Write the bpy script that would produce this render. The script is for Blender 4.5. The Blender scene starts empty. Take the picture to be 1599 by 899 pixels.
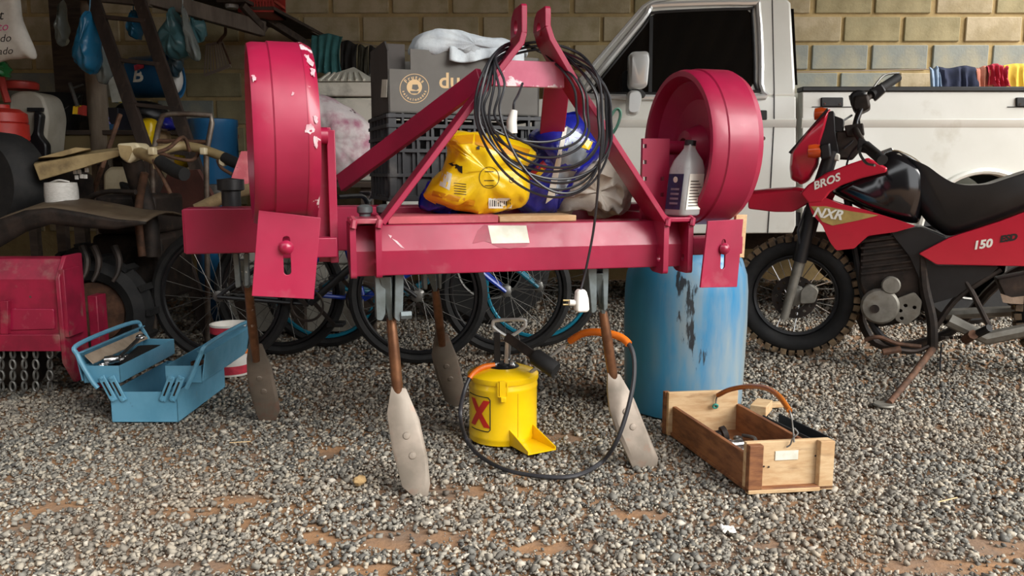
import bpy, bmesh, math, random
import numpy as np
from mathutils import Vector, Matrix, geometry, noise
random.seed(7)
rng = np.random.default_rng(11)
R = math.radians
S = bpy.context.scene
C = S.collection
# ---------------------------------------------------------------- camera
FPX, CX, CY, CAMH, PITCH = 1250.0, 799.5, 449.5, 0.92, R(8.28)
cam_d = bpy.data.cameras.new('camera'); cam = bpy.data.objects.new('camera', cam_d); C.objects.link(cam)
cam_d.sensor_fit = 'HORIZONTAL'; cam_d.sensor_width = 36.0; cam_d.lens = 36.0 * FPX / 1599.0
cam_d.clip_start = 0.05; cam_d.clip_end = 200
cam.location = (0, 0, CAMH); cam.rotation_euler = (R(90) - PITCH, 0, 0)
S.camera = cam
# ---------------------------------------------------------------- sky, exposure
W = bpy.data.worlds.new('overcast_sky'); S.world = W; W.use_nodes = True
_bg = W.node_tree.nodes['Background']; _bg.inputs[0].default_value = (0.97, 0.985, 1.0, 1); _bg.inputs[1].default_value = 1.2
sun_d = bpy.data.lights.new('hazy_sun', 'SUN'); sun = bpy.data.objects.new('hazy_sun', sun_d); C.objects.link(sun)
sun_d.energy = 3.2; sun_d.angle = R(48); sun_d.color = (1.0, 0.97, 0.92)
sun.rotation_euler = (R(54), 0, R(60))
S.view_settings.view_transform = 'Standard'; S.view_settings.look = 'None'
S.view_settings.gamma = 1.0; S.view_settings.use_curve_mapping = False
S.view_settings.exposure = 1.0

# ---------------------------------------------------------------- helpers
_cp, _sp = math.cos(PITCH), math.sin(PITCH)
EYE = Vector((0, 0, CAMH))
def ray(px, py):
    a = (px - CX) / FPX; b = (CY - py) / FPX
    return Vector((a, _cp + b * _sp, -_sp + b * _cp))
def on_plane(px, py, p0, n):
    d = ray(px, py); n = Vector(n); t = (Vector(p0) - EYE).dot(n) / d.dot(n)
    return EYE + d * t
def P(px, py, Y): return on_plane(px, py, (0, Y, 0), (0, 1, 0))
def G(px, py, z=0.0): return on_plane(px, py, (0, 0, z), (0, 0, 1))
class Frame:
    """vertical working plane: u along the plane, v into the depth, z up"""
    def __init__(s, x, y, deg=0.0):
        a = R(deg); s.o = Vector((x, y, 0)); s.u = Vector((math.cos(a), math.sin(a), 0)); s.n = Vector((-math.sin(a), math.cos(a), 0))
    def w(s, u, v, z): return s.o + s.u * u + s.n * v + Vector((0, 0, z))
    def p(s, px, py, v=0.0): return on_plane(px, py, s.o + s.n * v, s.n)
    def uz(s, px, py, v=0.0):
        q = s.p(px, py, v) - s.o
        return (q.dot(s.u), q.z)
    def mat(s, u=0, v=0, z=0):
        m = Matrix.Identity(4); o = s.w(u, v, z)
        for i in range(3): m[i][0] = s.u[i]; m[i][1] = s.n[i]; m[i][2] = (0, 0, 1)[i]; m[i][3] = o[i]
        return m
def basis(axis):
    a = Vector(axis).normalized(); t = Vector((0, 0, 1)) if abs(a.z) < .9 else Vector((1, 0, 0))
    x = t.cross(a).normalized(); y = a.cross(x)
    return x, y, a
def spl(pts, k=6, closed=False):
    pts = [Vector(p) for p in pts]; n = len(pts); out = []
    for i in range(n if closed else n - 1):
        if closed: p0, p1, p2, p3 = pts[(i - 1) % n], pts[i], pts[(i + 1) % n], pts[(i + 2) % n]
        else: p0, p1, p2, p3 = pts[max(i - 1, 0)], pts[i], pts[i + 1], pts[min(i + 2, n - 1)]
        for j in range(k):
            t = j / k
            out.append(.5 * ((2 * p1) + (p2 - p0) * t + (2 * p0 - 5 * p1 + 4 * p2 - p3) * t * t + (3 * p1 - p0 - 3 * p2 + p3) * t ** 3))
    if not closed: out.append(pts[-1])
    return out
def rnd_poly(pts, r=.01, k=4):
    """round the corners of a 2D outline"""
    out = []; n = len(pts)
    for i in range(n):
        a, b, c = Vector(pts[i - 1]), Vector(pts[i]), Vector(pts[(i + 1) % n])
        d1 = (a - b); d2 = (c - b); q = min(r, d1.length * .45, d2.length * .45)
        s_, e_ = b + d1.normalized() * q, b + d2.normalized() * q
        for j in range(k + 1):
            t = j / k; out.append(tuple(s_ * (1 - t) ** 2 + b * 2 * t * (1 - t) + e_ * t * t))
    return out
def circ(cx, cy, rx, ry=None, n=24, a0=0): 
    ry = rx if ry is None else ry
    return [(cx + rx * math.cos(a0 + 2 * math.pi * i / n), cy + ry * math.sin(a0 + 2 * math.pi * i / n)) for i in range(n)]
def nz(x, y, z, s=1.0): return noise.noise(Vector((x * s, y * s, z * s)))

WLOC = {}
class MB:
    def __init__(s): s.v = []; s.f = []
    def add(s, vs, fs):
        o = len(s.v); s.v += [tuple(v) for v in vs]; s.f += [tuple(o + i for i in f) for f in fs]; return s
    def prism(s, outer, F, v0, v1, holes=()):
        loops = [list(outer)] + [list(h) for h in holes]; flat = [p for l in loops for p in l]; n = len(flat)
        tri = geometry.tessellate_polygon([[Vector((p[0], p[1], 0)) for p in l] for l in loops])
        vs = [F.w(p[0], v0, p[1]) for p in flat] + [F.w(p[0], v1, p[1]) for p in flat]
        if not holes: fs = [tuple(range(n - 1, -1, -1)), tuple(range(n, 2 * n))]
        else: fs = [t for t in tri] + [tuple(i + n for i in t[::-1]) for t in tri]
        k = 0
        for l in loops:
            m = len(l)
            for i in range(m):
                a, b = k + i, k + (i + 1) % m; fs.append((a, b, b + n, a + n))
            k += m
        return s.add(vs, fs)
    def pp(s, pix, F, v, th, holes=(), rnd=0):
        """prism of an outline given at plane v, going back by th"""
        o = [F.uz(x, y, v) for x, y in pix]
        if rnd: o = rnd_poly(o, rnd)
        return s.prism(o, F, v, v + th, [[F.uz(x, y, v) for x, y in h] for h in holes])
    def box(s, c, size, m=None):
        h = Vector(size) * .5; c = Vector(c)
        q = [Vector((a * h.x, b * h.y, d * h.z)) for d in (-1, 1) for b in (-1, 1) for a in (-1, 1)]
        if m is not None: q = [m @ p for p in q]
        return s.add([p + c for p in q], [(0, 2, 3, 1), (4, 5, 7, 6), (0, 1, 5, 4), (2, 6, 7, 3), (0, 4, 6, 2), (1, 3, 7, 5)])
    def boxF(s, F, u0, u1, v0, v1, z0, z1):
        q = [F.w(u, v, z) for z in (z0, z1) for v in (v0, v1) for u in (u0, u1)]
        return s.add(q, [(0, 2, 3, 1), (4, 5, 7, 6), (0, 1, 5, 4), (2, 6, 7, 3), (0, 4, 6, 2), (1, 3, 7, 5)])
    def bar(s, a, b, w, h, up=(0, 0, 1)):
        a, b = Vector(a), Vector(b); d = (b - a).normalized(); x = d.cross(Vector(up))
        if x.length < 1e-4: x = d.cross(Vector((0, 1, 0)))
        x.normalize(); y = x.cross(d); q = []
        for p in (a, b):
            for sx, sy in ((-1, -1), (1, -1), (1, 1), (-1, 1)): q.append(p + x * (sx * w / 2) + y * (sy * h / 2))
        return s.add(q, [(3, 2, 1, 0), (4, 5, 6, 7), (0, 1, 5, 4), (1, 2, 6, 5), (2, 3, 7, 6), (3, 0, 4, 7)])
    def loft(s, rings, caps=True, wrap=False):
        n = len(rings[0]); vs = [p for r in rings for p in r]; fs = []; k = len(rings)
        for i in range(k if wrap else k - 1):
            j = (i + 1) % k
            for t in range(n): fs.append((i * n + t, i * n + (t + 1) % n, j * n + (t + 1) % n, j * n + t))
        if caps and not wrap: fs += [tuple(range(n - 1, -1, -1)), tuple((k - 1) * n + t for t in range(n))]
        return s.add(vs, fs)
    def tube(s, pts, r, n=8, closed=False, caps=True, sx=1.0, sy=1.0):
        pts = [Vector(p) for p in pts]; k = len(pts); rs = r if isinstance(r, (list, tuple)) else [r] * k
        if len(rs) != k: rs = [float(np.interp(i / (k - 1), np.linspace(0, 1, len(rs)), rs)) for i in range(k)]
        tan = []
        for i in range(k):
            a = pts[(i - 1) % k] if (closed or i) else pts[i]; b = pts[(i + 1) % k] if (closed or i < k - 1) else pts[i]
            t = b - a; tan.append(t.normalized() if t.length > 1e-9 else Vector((0, 0, 1)))
        x, y, _ = basis(tan[0]); rings = []
        for i in range(k):
            x = (x - tan[i] * x.dot(tan[i]));  x.normalize(); y = tan[i].cross(x)
            rings.append([pts[i] + (x * math.cos(2 * math.pi * j / n) * sx + y * math.sin(2 * math.pi * j / n) * sy) * rs[i] for j in range(n)])
        return s.loft(rings, caps, closed)
    def lathe(s, prof, o, axis=(0, 0, 1), n=28, caps=True):
        x, y, a = basis(axis); o = Vector(o)
        return s.loft([[o + a * h + (x * math.cos(2 * math.pi * j / n) + y * math.sin(2 * math.pi * j / n)) * max(r, 1e-4) for j in range(n)] for r, h in prof], caps)
    def torus(s, o, axis, R_, r, n=36, m=8, sx=1.0):
        x, y, a = basis(axis); o = Vector(o); rings = []
        for i in range(n):
            d = x * math.cos(2 * math.pi * i / n) + y * math.sin(2 * math.pi * i / n)
            rings.append([o + d * (R_ + r * math.cos(2 * math.pi * j / m)) + a * (r * sx * math.sin(2 * math.pi * j / m)) for j in range(m)])
        return s.loft(rings, False, True)
    def cyl(s, a, b, r, n=14, r2=None): 
        a, b = Vector(a), Vector(b); d = b - a
        return s.lathe([(r, 0), (r if r2 is None else r2, d.length)], a, d, n)
    def grid(s, fn, nu, nv):
        vs = [fn(i / nu, j / nv) for j in range(nv + 1) for i in range(nu + 1)]; w = nu + 1
        return s.add(vs, [(j * w + i, j * w + i + 1, (j + 1) * w + i + 1, (j + 1) * w + i) for j in range(nv) for i in range(nu)])
    def build(s, name, mat, parent=None, smooth=True, bevel=0, solid=0, sub=0, ang=38):
        me = bpy.data.meshes.new(name); o = bpy.data.objects.new(name, me)
        vs = s.v
        if parent is not None: base = WLOC[parent]
        else:
            a = np.array(vs); base = Vector(((a[:, 0].min() + a[:, 0].max()) / 2, (a[:, 1].min() + a[:, 1].max()) / 2, a[:, 2].min()))
        vs = [(v[0] - base[0], v[1] - base[1], v[2] - base[2]) for v in vs]
        me.from_pydata(vs, [], s.f); me.validate()
        bm = bmesh.new(); bm.from_mesh(me); bmesh.ops.recalc_face_normals(bm, faces=bm.faces); bm.to_mesh(me); bm.free()
        me.materials.append(mat)
        if smooth: me.shade_smooth(); me.set_sharp_from_angle(angle=R(ang))
        C.objects.link(o)
        if parent is not None: o.parent = parent; WLOC[o] = base
        else: o.location = base; WLOC[o] = base
        if solid: m = o.modifiers.new('thickness', 'SOLIDIFY'); m.thickness = solid; m.offset = 0
        if sub: m = o.modifiers.new('smooth', 'SUBSURF'); m.levels = sub; m.render_levels = sub
        if bevel: m = o.modifiers.new('bevel', 'BEVEL'); m.width = bevel; m.segments = 2; m.limit_method = 'ANGLE'; m.angle_limit = R(50)
        return o
def tag(o, label, cat=None, group=None, kind=None):
    o['label'] = label
    if cat: o['category'] = cat
    if group: o['group'] = group
    if kind: o['kind'] = kind
    return o
def thing(name, label, cat, loc, group=None):
    o = bpy.data.objects.new(name, None); C.objects.link(o); o.empty_display_size = .1
    o.location = loc; WLOC[o] = Vector(loc); return tag(o, label, cat, group)
def one(name, label, cat, mb, mat, group=None, **k): return tag(mb.build(name, mat, None, **k), label, cat, group)
def text(body, size, place, mat, parent, name='lettering', th=.0006, bold=0, shear=0, res=3):
    """lettering: place(x, y, d) maps the flat letters to the surface, d above it"""
    cu = bpy.data.curves.new('t', 'FONT'); cu.body = body; cu.size = size; cu.extrude = th; cu.align_x = 'CENTER'; cu.align_y = 'CENTER'
    cu.offset = bold; cu.shear = shear; cu.resolution_u = res
    t = bpy.data.objects.new('t', cu); C.objects.link(t); dg = bpy.context.evaluated_depsgraph_get(); dg.update()
    me = bpy.data.meshes.new_from_object(t.evaluated_get(dg)); C.objects.unlink(t); bpy.data.objects.remove(t)
    m = MB(); m.add([place(v.co.x, v.co.y, v.co.z) for v in me.vertices], [tuple(p.vertices) for p in me.polygons]); bpy.data.meshes.remove(me)
    return m.build(name, mat, parent, smooth=False)

# ---------------------------------------------------------------- materials
def hexc(h):
    h = h.lstrip('#'); c = [int(h[i:i + 2], 16) / 255 for i in (0, 2, 4)]
    return tuple(x / 12.92 if x <= .04045 else ((x + .055) / 1.055) ** 2.4 for x in c) + (1.0,)
def mat(name, c1, c2=None, rough=.5, metal=0.0, scale=6.0, mixw=(.4, .62), bump=0.0, bscale=60.0, chips=None, dust=None, coat=0.0, stretch=(1, 1, 1), trans=0.0, alpha=1.0, spec=None, rvar=0.0, detail=5, vor=False, ior=None):
    m = bpy.data.materials.new(name); m.use_nodes = True; nt = m.node_tree; N = nt.nodes; L = nt.links; b = N['Principled BSDF']
    b.inputs['Roughness'].default_value = rough; b.inputs['Metallic'].default_value = metal
    if coat: b.inputs['Coat Weight'].default_value = coat; b.inputs['Coat Roughness'].default_value = .12
    if trans: b.inputs['Transmission Weight'].default_value = trans
    if ior: b.inputs['IOR'].default_value = ior
    if alpha < 1: b.inputs['Alpha'].default_value = alpha
    if spec is not None: b.inputs['Specular IOR Level'].default_value = spec
    tc = N.new('ShaderNodeTexCoord'); mp = N.new('ShaderNodeMapping'); mp.inputs['Scale'].default_value = stretch; L.new(tc.outputs['Object'], mp.inputs[0])
    def ns(sc, d=detail, off=0.0):
        n = N.new('ShaderNodeTexNoise'); n.inputs['Scale'].default_value = sc; n.inputs['Detail'].default_value = d; n.inputs['Roughness'].default_value = .6
        if off:
            q = N.new('ShaderNodeMapping'); q.inputs['Location'].default_value = (off, off * .7, -off); L.new(mp.outputs[0], q.inputs[0]); L.new(q.outputs[0], n.inputs[0])
        else: L.new(mp.outputs[0], n.inputs[0])
        return n
    def ramp(src, a, bb):
        r = N.new('ShaderNodeMapRange'); r.inputs[1].default_value = a; r.inputs[2].default_value = bb; L.new(src, r.inputs[0]); return r.outputs[0]
    def mix(f, x, y):
        q = N.new('ShaderNodeMix'); q.data_type = 'RGBA'; L.new(f, q.inputs[0])
        for k, val in ((6, x), (7, y)):
            if isinstance(val, tuple): q.inputs[k].default_value = val
            else: L.new(val, q.inputs[k])
        return q.outputs[2]
    col = hexc(c1)
    if c2: col = mix(ramp(ns(scale).outputs[0], *mixw), hexc(c1), hexc(c2))
    if dust: col = mix(ramp(ns(dust[2], 6, 3.1).outputs[0], dust[1], dust[1] + .22), col, hexc(dust[0]))
    if chips: col = mix(ramp(ns(chips[2], 7, 7.7).outputs[0], chips[1], chips[1] + .02), col, hexc(chips[0]))
    if isinstance(col, tuple): b.inputs['Base Color'].default_value = col
    else: L.new(col, b.inputs['Base Color'])
    if rvar:
        r = N.new('ShaderNodeMapRange'); r.inputs[1].default_value = .3; r.inputs[2].default_value = .7; r.inputs[3].default_value = max(0.02, rough - rvar); r.inputs[4].default_value = min(1, rough + rvar)
        L.new(ns(scale * 2.3, 4, 1.7).outputs[0], r.inputs[0]); L.new(r.outputs[0], b.inputs['Roughness'])
    if bump:
        if vor: n = N.new('ShaderNodeTexVoronoi'); n.inputs['Scale'].default_value = bscale; L.new(mp.outputs[0], n.inputs[0]); src = n.outputs[0]
        else: src = ns(bscale, 6, 2.2).outputs[0]
        bp = N.new('ShaderNodeBump'); bp.inputs['Strength'].default_value = bump; bp.inputs['Distance'].default_value = .01; L.new(src, bp.inputs['Height']); L.new(bp.outputs[0], b.inputs['Normal'])
    return m
M = {}
M['red'] = mat('red_enamel', '#9c173e', '#8c1538', rough=.42, scale=4, rvar=.1, dust=('#9c5560', .6, 7), chips=('#e8c9c9', .735, 9), coat=.12)
M['red2'] = mat('red_enamel_worn', '#9c173e', '#8c1538', rough=.32, scale=4, dust=('#b06a70', .55, 9), chips=('#efe0e0', .66, 11), coat=.2)
M['chip'] = mat('bare_patch', '#d6b9bd', '#b98a94', rough=.5, scale=40)
M['redpaint_old'] = mat('red_faded_paint', '#98193a', '#7d1630', rough=.45, scale=8, dust=('#8e6a62', .55, 10), chips=('#57403c', .66, 14))
M['steel'] = mat('grey_primer_steel', '#6f7a7d', '#59615f', rough=.45, metal=.35, scale=14, chips=('#b5b8b2', .66, 30), bump=.05)
M['rod'] = mat('bronze_worn_steel', '#6b4a36', '#8a6247', rough=.35, metal=.7, scale=18, chips=('#b9a99a', .66, 22))
M['blade'] = mat('worn_tine_steel', '#857b6f', '#9c8f82', rough=.5, metal=.25, scale=9, dust=('#9c6a52', .58, 14), bump=.04)
M['blade_dull'] = mat('dull_tine_steel', '#6b6257', '#7c6f62', rough=.6, metal=.25, scale=9, dust=('#7c5646', .55, 12), bump=.04)
M['black'] = mat('black_plastic', '#121214', '#1c1c1e', rough=.42, scale=10)
M['rubber'] = mat('black_rubber', '#0d0d0e', '#1a1918', rough=.75, scale=20, bump=.1)
M['cable'] = mat('black_cable', '#1b1c20', '#26272b', rough=.38, scale=10)
M['white'] = mat('white_plastic', '#e6e4de', '#d8d5cc', rough=.4, scale=8)
M['paper'] = mat('white_paper', '#d9d8cc', '#c8c6b6', rough=.8, scale=20)
M['chrome'] = mat('bright_metal', '#c9c9c7', '#a9a9a8', rough=.22, metal=.95, scale=20)
M['grey_metal'] = mat('dull_grey_metal', '#7d7c78', '#65635f', rough=.45, metal=.7, scale=16)
M['darkiron'] = mat('dark_greasy_iron', '#241f1c', '#3a302a', rough=.6, metal=.5, scale=14, dust=('#57463a', .6, 12), bump=.1)
M['rust'] = mat('rusty_iron', '#4b3527', '#6a4a37', rough=.75, metal=.3, scale=18, bump=.15)
M['wood_raw'] = mat('pale_worn_wood', '#c9ab83', '#b8946a', rough=.75, scale=9, stretch=(1, 6, 6), dust=('#8a6a4a', .6, 6), bump=.1, bscale=40)
M['wood_brown'] = mat('brown_stained_wood', '#8a5a36', '#6a4026', rough=.65, scale=12, stretch=(1, 5, 5), dust=('#4b2c1a', .6, 8), bump=.1, bscale=40)
M['wood_brown_y'] = mat('brown_stained_side_wood', '#8f5d38', '#6a4026', rough=.65, scale=9, stretch=(4, .7, 5), dust=('#4b2c1a', .58, 7), bump=.1, bscale=40)
M['wood_pink'] = mat('pink_painted_wood', '#c05b66', '#b0525c', rough=.7, scale=14, chips=('#5a3030', .68, 16), dust=('#d68f90', .55, 9))
M['wood_grey'] = mat('weathered_grey_wood', '#6a5f54', '#51473e', rough=.85, scale=10, stretch=(1, 1, .2), dust=('#3a322b', .6, 8), bump=.25, bscale=30)
M['wood_dark'] = mat('dark_old_wood', '#4a3d33', '#352b24', rough=.85, scale=12, stretch=(.3, 2, 2), bump=.25, bscale=30)
M['yellow'] = mat('yellow_enamel', '#f2c70c', '#e8bb08', rough=.28, scale=6, coat=.4, dust=('#a88210', .68, 10))
M['orange'] = mat('orange_hose', '#ea7a1e', '#d96a14', rough=.45, scale=12)
M['lblue'] = mat('light_blue_enamel', '#68a2bd', '#5c97b2', rough=.4, scale=8, rvar=.1, dust=('#6f8b96', .62, 12), chips=('#3a3e40', .73, 16))
M['drum_blue'] = mat('blue_drum_plastic', '#3a93bd', '#2a7ba8', rough=.34, scale=3, stretch=(1, 1, .22), dust=('#8a9698', .47, 5), chips=('#2a3238', .64, 8), coat=.2)
M['drum_dark'] = mat('dark_blue_plastic', '#2a6c9c', '#205a86', rough=.35, scale=3)
M['cardboard'] = mat('brown_cardboard', '#a58a62', '#8f7550', rough=.85, scale=8)
M['boxgrey'] = mat('grey_printed_board', '#6b6863', '#625f5a', rough=.75, scale=6)
M['boxdark'] = mat('dark_printed_board', '#4a4542', '#403c39', rough=.75, scale=6)
M['tan'] = mat('tan_print', '#d9b98a', None, rough=.7)
M['crate'] = mat('dark_grey_crate_plastic', '#3d3e40', '#333437', rough=.5, scale=8, dust=('#6d6a66', .6, 8))
# ================================================================ the setting
def struct(name, mb, m, **k):
    o = mb.build(name, m, None, **k); o['kind'] = 'structure'; return o
M['dirt'] = mat('red_dirt', '#94704f', '#7c6450', rough=.95, scale=3.5, mixw=(.42, .58), dust=('#6f6256', .55, 9), bump=.6, bscale=45)
M['stone'] = None
def stone_mat():
    m = bpy.data.materials.new('crushed_stone'); m.use_nodes = True; nt = m.node_tree; N = nt.nodes; L = nt.links; b = N['Principled BSDF']; b.inputs['Roughness'].default_value = .85
    g = N.new('ShaderNodeNewGeometry'); r = N.new('ShaderNodeValToRGB'); L.new(g.outputs['Random Per Island'], r.inputs[0])
    e = r.color_ramp.elements; e[0].position = 0; e[0].color = hexc('#454340'); e[1].position = 1; e[1].color = hexc('#b9b2a6')
    for p, c in ((.2, '#65635d'), (.5, '#7f7b72'), (.72, '#948e82'), (.9, '#a59b89')): x = e.new(p); x.color = hexc(c)
    tc = N.new('ShaderNodeTexCoord'); n = N.new('ShaderNodeTexNoise'); n.inputs['Scale'].default_value = 1.7; n.inputs['Detail'].default_value = 3; L.new(tc.outputs['Object'], n.inputs[0])
    mr = N.new('ShaderNodeMapRange'); mr.inputs[1].default_value = .46; mr.inputs[2].default_value = .68; mr.inputs[4].default_value = .4; L.new(n.outputs[0], mr.inputs[0])
    q = N.new('ShaderNodeMix'); q.data_type = 'RGBA'; L.new(mr.outputs[0], q.inputs[0]); L.new(r.outputs[0], q.inputs[6]); q.inputs[7].default_value = hexc('#8f7f6c'); L.new(q.outputs[2], b.inputs['Base Color'])
    return m
M['stone'] = stone_mat()
# floor of compacted red dirt, gently uneven
F_G = Frame(0, 0)
def fl(u, v):
    x = -7 + 20 * u; y = -9 + 18 * v
    return (x, y, -0.012 + .008 * nz(x, y, 0, 1.3))
struct('floor', MB().grid(fl, 100, 90), M['dirt'])
struct('ground_outside', MB().boxF(F_G, -40, 60, -60, 12, -.2, -.05), M['dirt'])  # unseen slab, added to cut sky light from below the horizon
# crushed stone: nobody could count it
def gravel():
    iv = np.array([(x, y, z) for z in (-1, 1) for y in (-1, 1) for x in (-1, 1)]) * .72
    fi = np.array([(0, 2, 3), (0, 3, 1), (4, 5, 7), (4, 7, 6), (0, 1, 5), (0, 5, 4), (2, 6, 7), (2, 7, 3), (0, 4, 6), (0, 6, 2), (1, 3, 7), (1, 7, 5)])
    pts = []
    def band(y0, y1, dens, smin, smax):
        hw = lambda y: .68 * y + .35
        A = (y1 - y0) * 2 * hw(y1); n = int(A * dens)
        x = rng.uniform(-hw(y1), hw(y1), n); y = rng.uniform(y0, y1, n)
        k = (np.abs(x) < .68 * y + .3) & (x > -4.7); x, y = x[k], y[k]
        s = rng.uniform(smin, smax, len(x)) * (0.75 + .6 * rng.random(len(x)) ** 3)
        pts.append(np.stack([x, y, s], 1))
    band(1.35, 1.9, 4600, .006, .0125); band(1.9, 2.7, 4300, .006, .0125); band(2.7, 3.7, 3500, .007, .013); band(3.7, 5.2, 2200, .009, .015)
    band(5.2, 6.8, 800, .012, .022)
    band(1.35, 2.3, 6500, .003, .0055); band(2.3, 3.2, 4500, .0035, .006)
    p = np.concatenate(pts)
    # bare patches of dirt in the foreground
    keep = np.ones(len(p), bool)
    spots = [(G(x, y), a_, b_) for x, y, a_, b_ in ((92, 788, .1, .07), (30, 818, .07, .05), (270, 795, .1, .05), (380, 775, .08, .04), (610, 838, .2, .07), (560, 880, .14, .04), (860, 850, .14, .05), (1470, 885, .2, .05), (1575, 850, .1, .06), (1210, 850, .1, .04), (520, 700, .09, .05), (880, 680, .13, .06), (740, 760, .16, .06), (1000, 800, .1, .04), (330, 880, .1, .03))]
    for i, (x, y, s) in enumerate(p):
        if y < 3.0:
            f = max(1 - math.hypot((x - c.x) / a_, (y - c.y) / b_) for c, a_, b_ in spots) + .9 * nz(x, y, 3.0, 9.0) + .35 * nz(x, y, 3.0, 2.0)
            if f > 0 and rng.random() < min(.86, f * 2.2): keep[i] = False
    p = p[keep]; n = len(p)
    shapes = []
    for k in range(40):
        q = iv * (1 + rng.uniform(-.42, .3, (8, 3))); q = q * np.array([1, rng.uniform(.55, .9), rng.uniform(.4, .75)]); shapes.append(q)
    shapes = np.array(shapes); sh = shapes[rng.integers(0, 40, n)]
    a, b_, c = rng.uniform(0, 6.283, n), rng.normal(0, .45, n), rng.normal(0, .45, n)
    ca, sa, cb, sb, cc, sc = np.cos(a), np.sin(a), np.cos(b_), np.sin(b_), np.cos(c), np.sin(c)
    Rz = np.zeros((n, 3, 3)); Rz[:, 0, 0] = ca; Rz[:, 0, 1] = -sa; Rz[:, 1, 0] = sa; Rz[:, 1, 1] = ca; Rz[:, 2, 2] = 1
    Rx = np.zeros((n, 3, 3)); Rx[:, 0, 0] = 1; Rx[:, 1, 1] = cb; Rx[:, 1, 2] = -sb; Rx[:, 2, 1] = sb; Rx[:, 2, 2] = cb
    Ry = np.zeros((n, 3, 3)); Ry[:, 1, 1] = 1; Ry[:, 0, 0] = cc; Ry[:, 0, 2] = sc; Ry[:, 2, 0] = -sc; Ry[:, 2, 2] = cc
    Rm = Rz @ Rx @ Ry
    v = np.einsum('nij,nkj->nki', Rm, sh) * p[:, 2][:, None, None]
    v[:, :, 0] += p[:, 0][:, None]; v[:, :, 1] += p[:, 1][:, None]; v[:, :, 2] += (p[:, 2] * rng.uniform(-.5, .25, n) - .004)[:, None]
    f = (fi[None] + (np.arange(n) * 8)[:, None, None]).reshape(-1, 3)
    me = bpy.data.meshes.new('gravel'); V = v.reshape(-1, 3)
    me.vertices.add(len(V)); me.vertices.foreach_set('co', V.ravel()); me.loops.add(f.size); me.loops.foreach_set('vertex_index', f.ravel().astype(np.int32))
    me.polygons.add(len(f)); me.polygons.foreach_set('loop_start', np.arange(0, f.size, 3, dtype=np.int32)); me.polygons.foreach_set('loop_total', np.full(len(f), 3, np.int32))
    me.update(); me.validate(); me.materials.append(M['stone'])
    o = bpy.data.objects.new('gravel', me); C.objects.link(o)
    tag(o, 'loose grey crushed stone spread over the red dirt floor', 'gravel', kind='stuff'); print('stones', n)
gravel()
# back wall: every concrete block its own piece in front of the mortar
WY = 6.9
M['mortar'] = mat('tan_mortar', '#bfa777', '#a89266', rough=.95, scale=5, bump=.3, bscale=50)
BLK = [mat('block_' + n, a, b, rough=.92, scale=4.5, dust=(d, .5, 3), bump=.25, bscale=55) for n, a, b, d in (
    ('tan', '#b8a88a', '#a3946f', '#c8b698'), ('sand', '#c0b194', '#aa9a78', '#9a8c6c'), ('olive', '#9f9573', '#8f8462', '#b3a57f'), ('grey', '#93978f', '#8a8d86', '#b0a78c'))]
wall = struct('wall_back', MB().boxF(Frame(0, WY), -7, 7, .012, .2, -.05, 3.3), M['mortar'])
bm_ = MB().box((0, 0, 0), (.462, .05, .196)); blk_mesh = {}
zr = P(1400, 67.5, WY).z; x0 = P(1266, 88, WY).x
for k, m in enumerate(BLK):
    me = bpy.data.meshes.new('block'); me.from_pydata(bm_.v, [], bm_.f); bb = bmesh.new(); bb.from_mesh(me); bmesh.ops.recalc_face_normals(bb, faces=bb.faces)
    bmesh.ops.bevel(bb, geom=list(bb.edges), offset=.006, segments=1, affect='EDGES'); bb.to_mesh(me); bb.free(); me.materials.append(m); blk_mesh[k] = me
for row in range(-6, 4):
    zc = zr - .113 + .226 * row
    for c in range(-14, 8):
        x = x0 + .25 + .5 * c + (.25 if row % 2 else 0)
        gx = x > 1.4
        if x > 1.6 and zc < 1.3: continue
        k = random.choices(range(4), (1, 1, .3, 6) if (gx and row <= 0) else ((4, 4, 2, .2) if row >= 0 else (2, 2, 4, 1)))[0]
        o = bpy.data.objects.new('block', blk_mesh[k]); C.objects.link(o); o.parent = wall
        o.location = Vector((x + random.uniform(-.008, .008), WY + .02 + random.uniform(-.004, .004), zc)) - WLOC[wall]
M['darkwall'] = mat('grey_render', '#4d4b47', '#3d3b38', rough=.95, scale=3)
struct('wall_left', MB().boxF(Frame(-4.75, 0), -.15, 0, -.5, WY + .2, -.05, 3.3), M['darkwall'])
struct('light_block_front', MB().boxF(Frame(0, -4.6), -9, 2.6, -.2, 0, -.05, 6.0), M['darkwall'])  # added unseen wall, blocks low sky light from behind the camera
struct('light_block_right', MB().boxF(Frame(11.5, 0), 0, .2, -14, 9, -.05, 2.6), M['darkwall'])  # added unseen wall, cuts low daylight from the right
M['roof'] = mat('added_roof_sheet', '#5a544c', '#4a443d', rough=.9, scale=3)
def rf(u, v):
    x = -5 + 9.4 * u; return (x, .8 + 6.4 * v, 3.42 + .025 * math.sin(x * 30))
struct('added_roof', MB().grid(rf, 240, 2), M['roof'], solid=.01)  # added unseen roof, its edges set to shape the daylight inside
# ================================================================ red subsoiler on its stand
FI = Frame(P(569, 400, 2.13).x, 2.13, 14.5)
sub = thing('subsoiler', 'red three-point subsoiler with two gauge wheels and steel tines standing over gravel', 'plough', FI.w(.45, .2, 0))
Zt = FI.uz(800, 348, .07)[1]; Zb = FI.uz(800, 424, .05)[1]; Zm = FI.uz(800, 387, .045)[1]
uL = FI.uz(560, 400, .05)[0]; uR = FI.uz(1065, 400, .05)[0]
# main beam: upright lower face, upper face leaning back
sec = [(.05, Zb), (.045, Zm), (.075, Zt), (.19, Zt), (.19, Zb)]
MB().loft([[FI.w(u, v, z) for v, z in sec] for u in (uL - .02, uR + .03)]).build('beam', M['red'], sub, smooth=False, bevel=.003)
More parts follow.
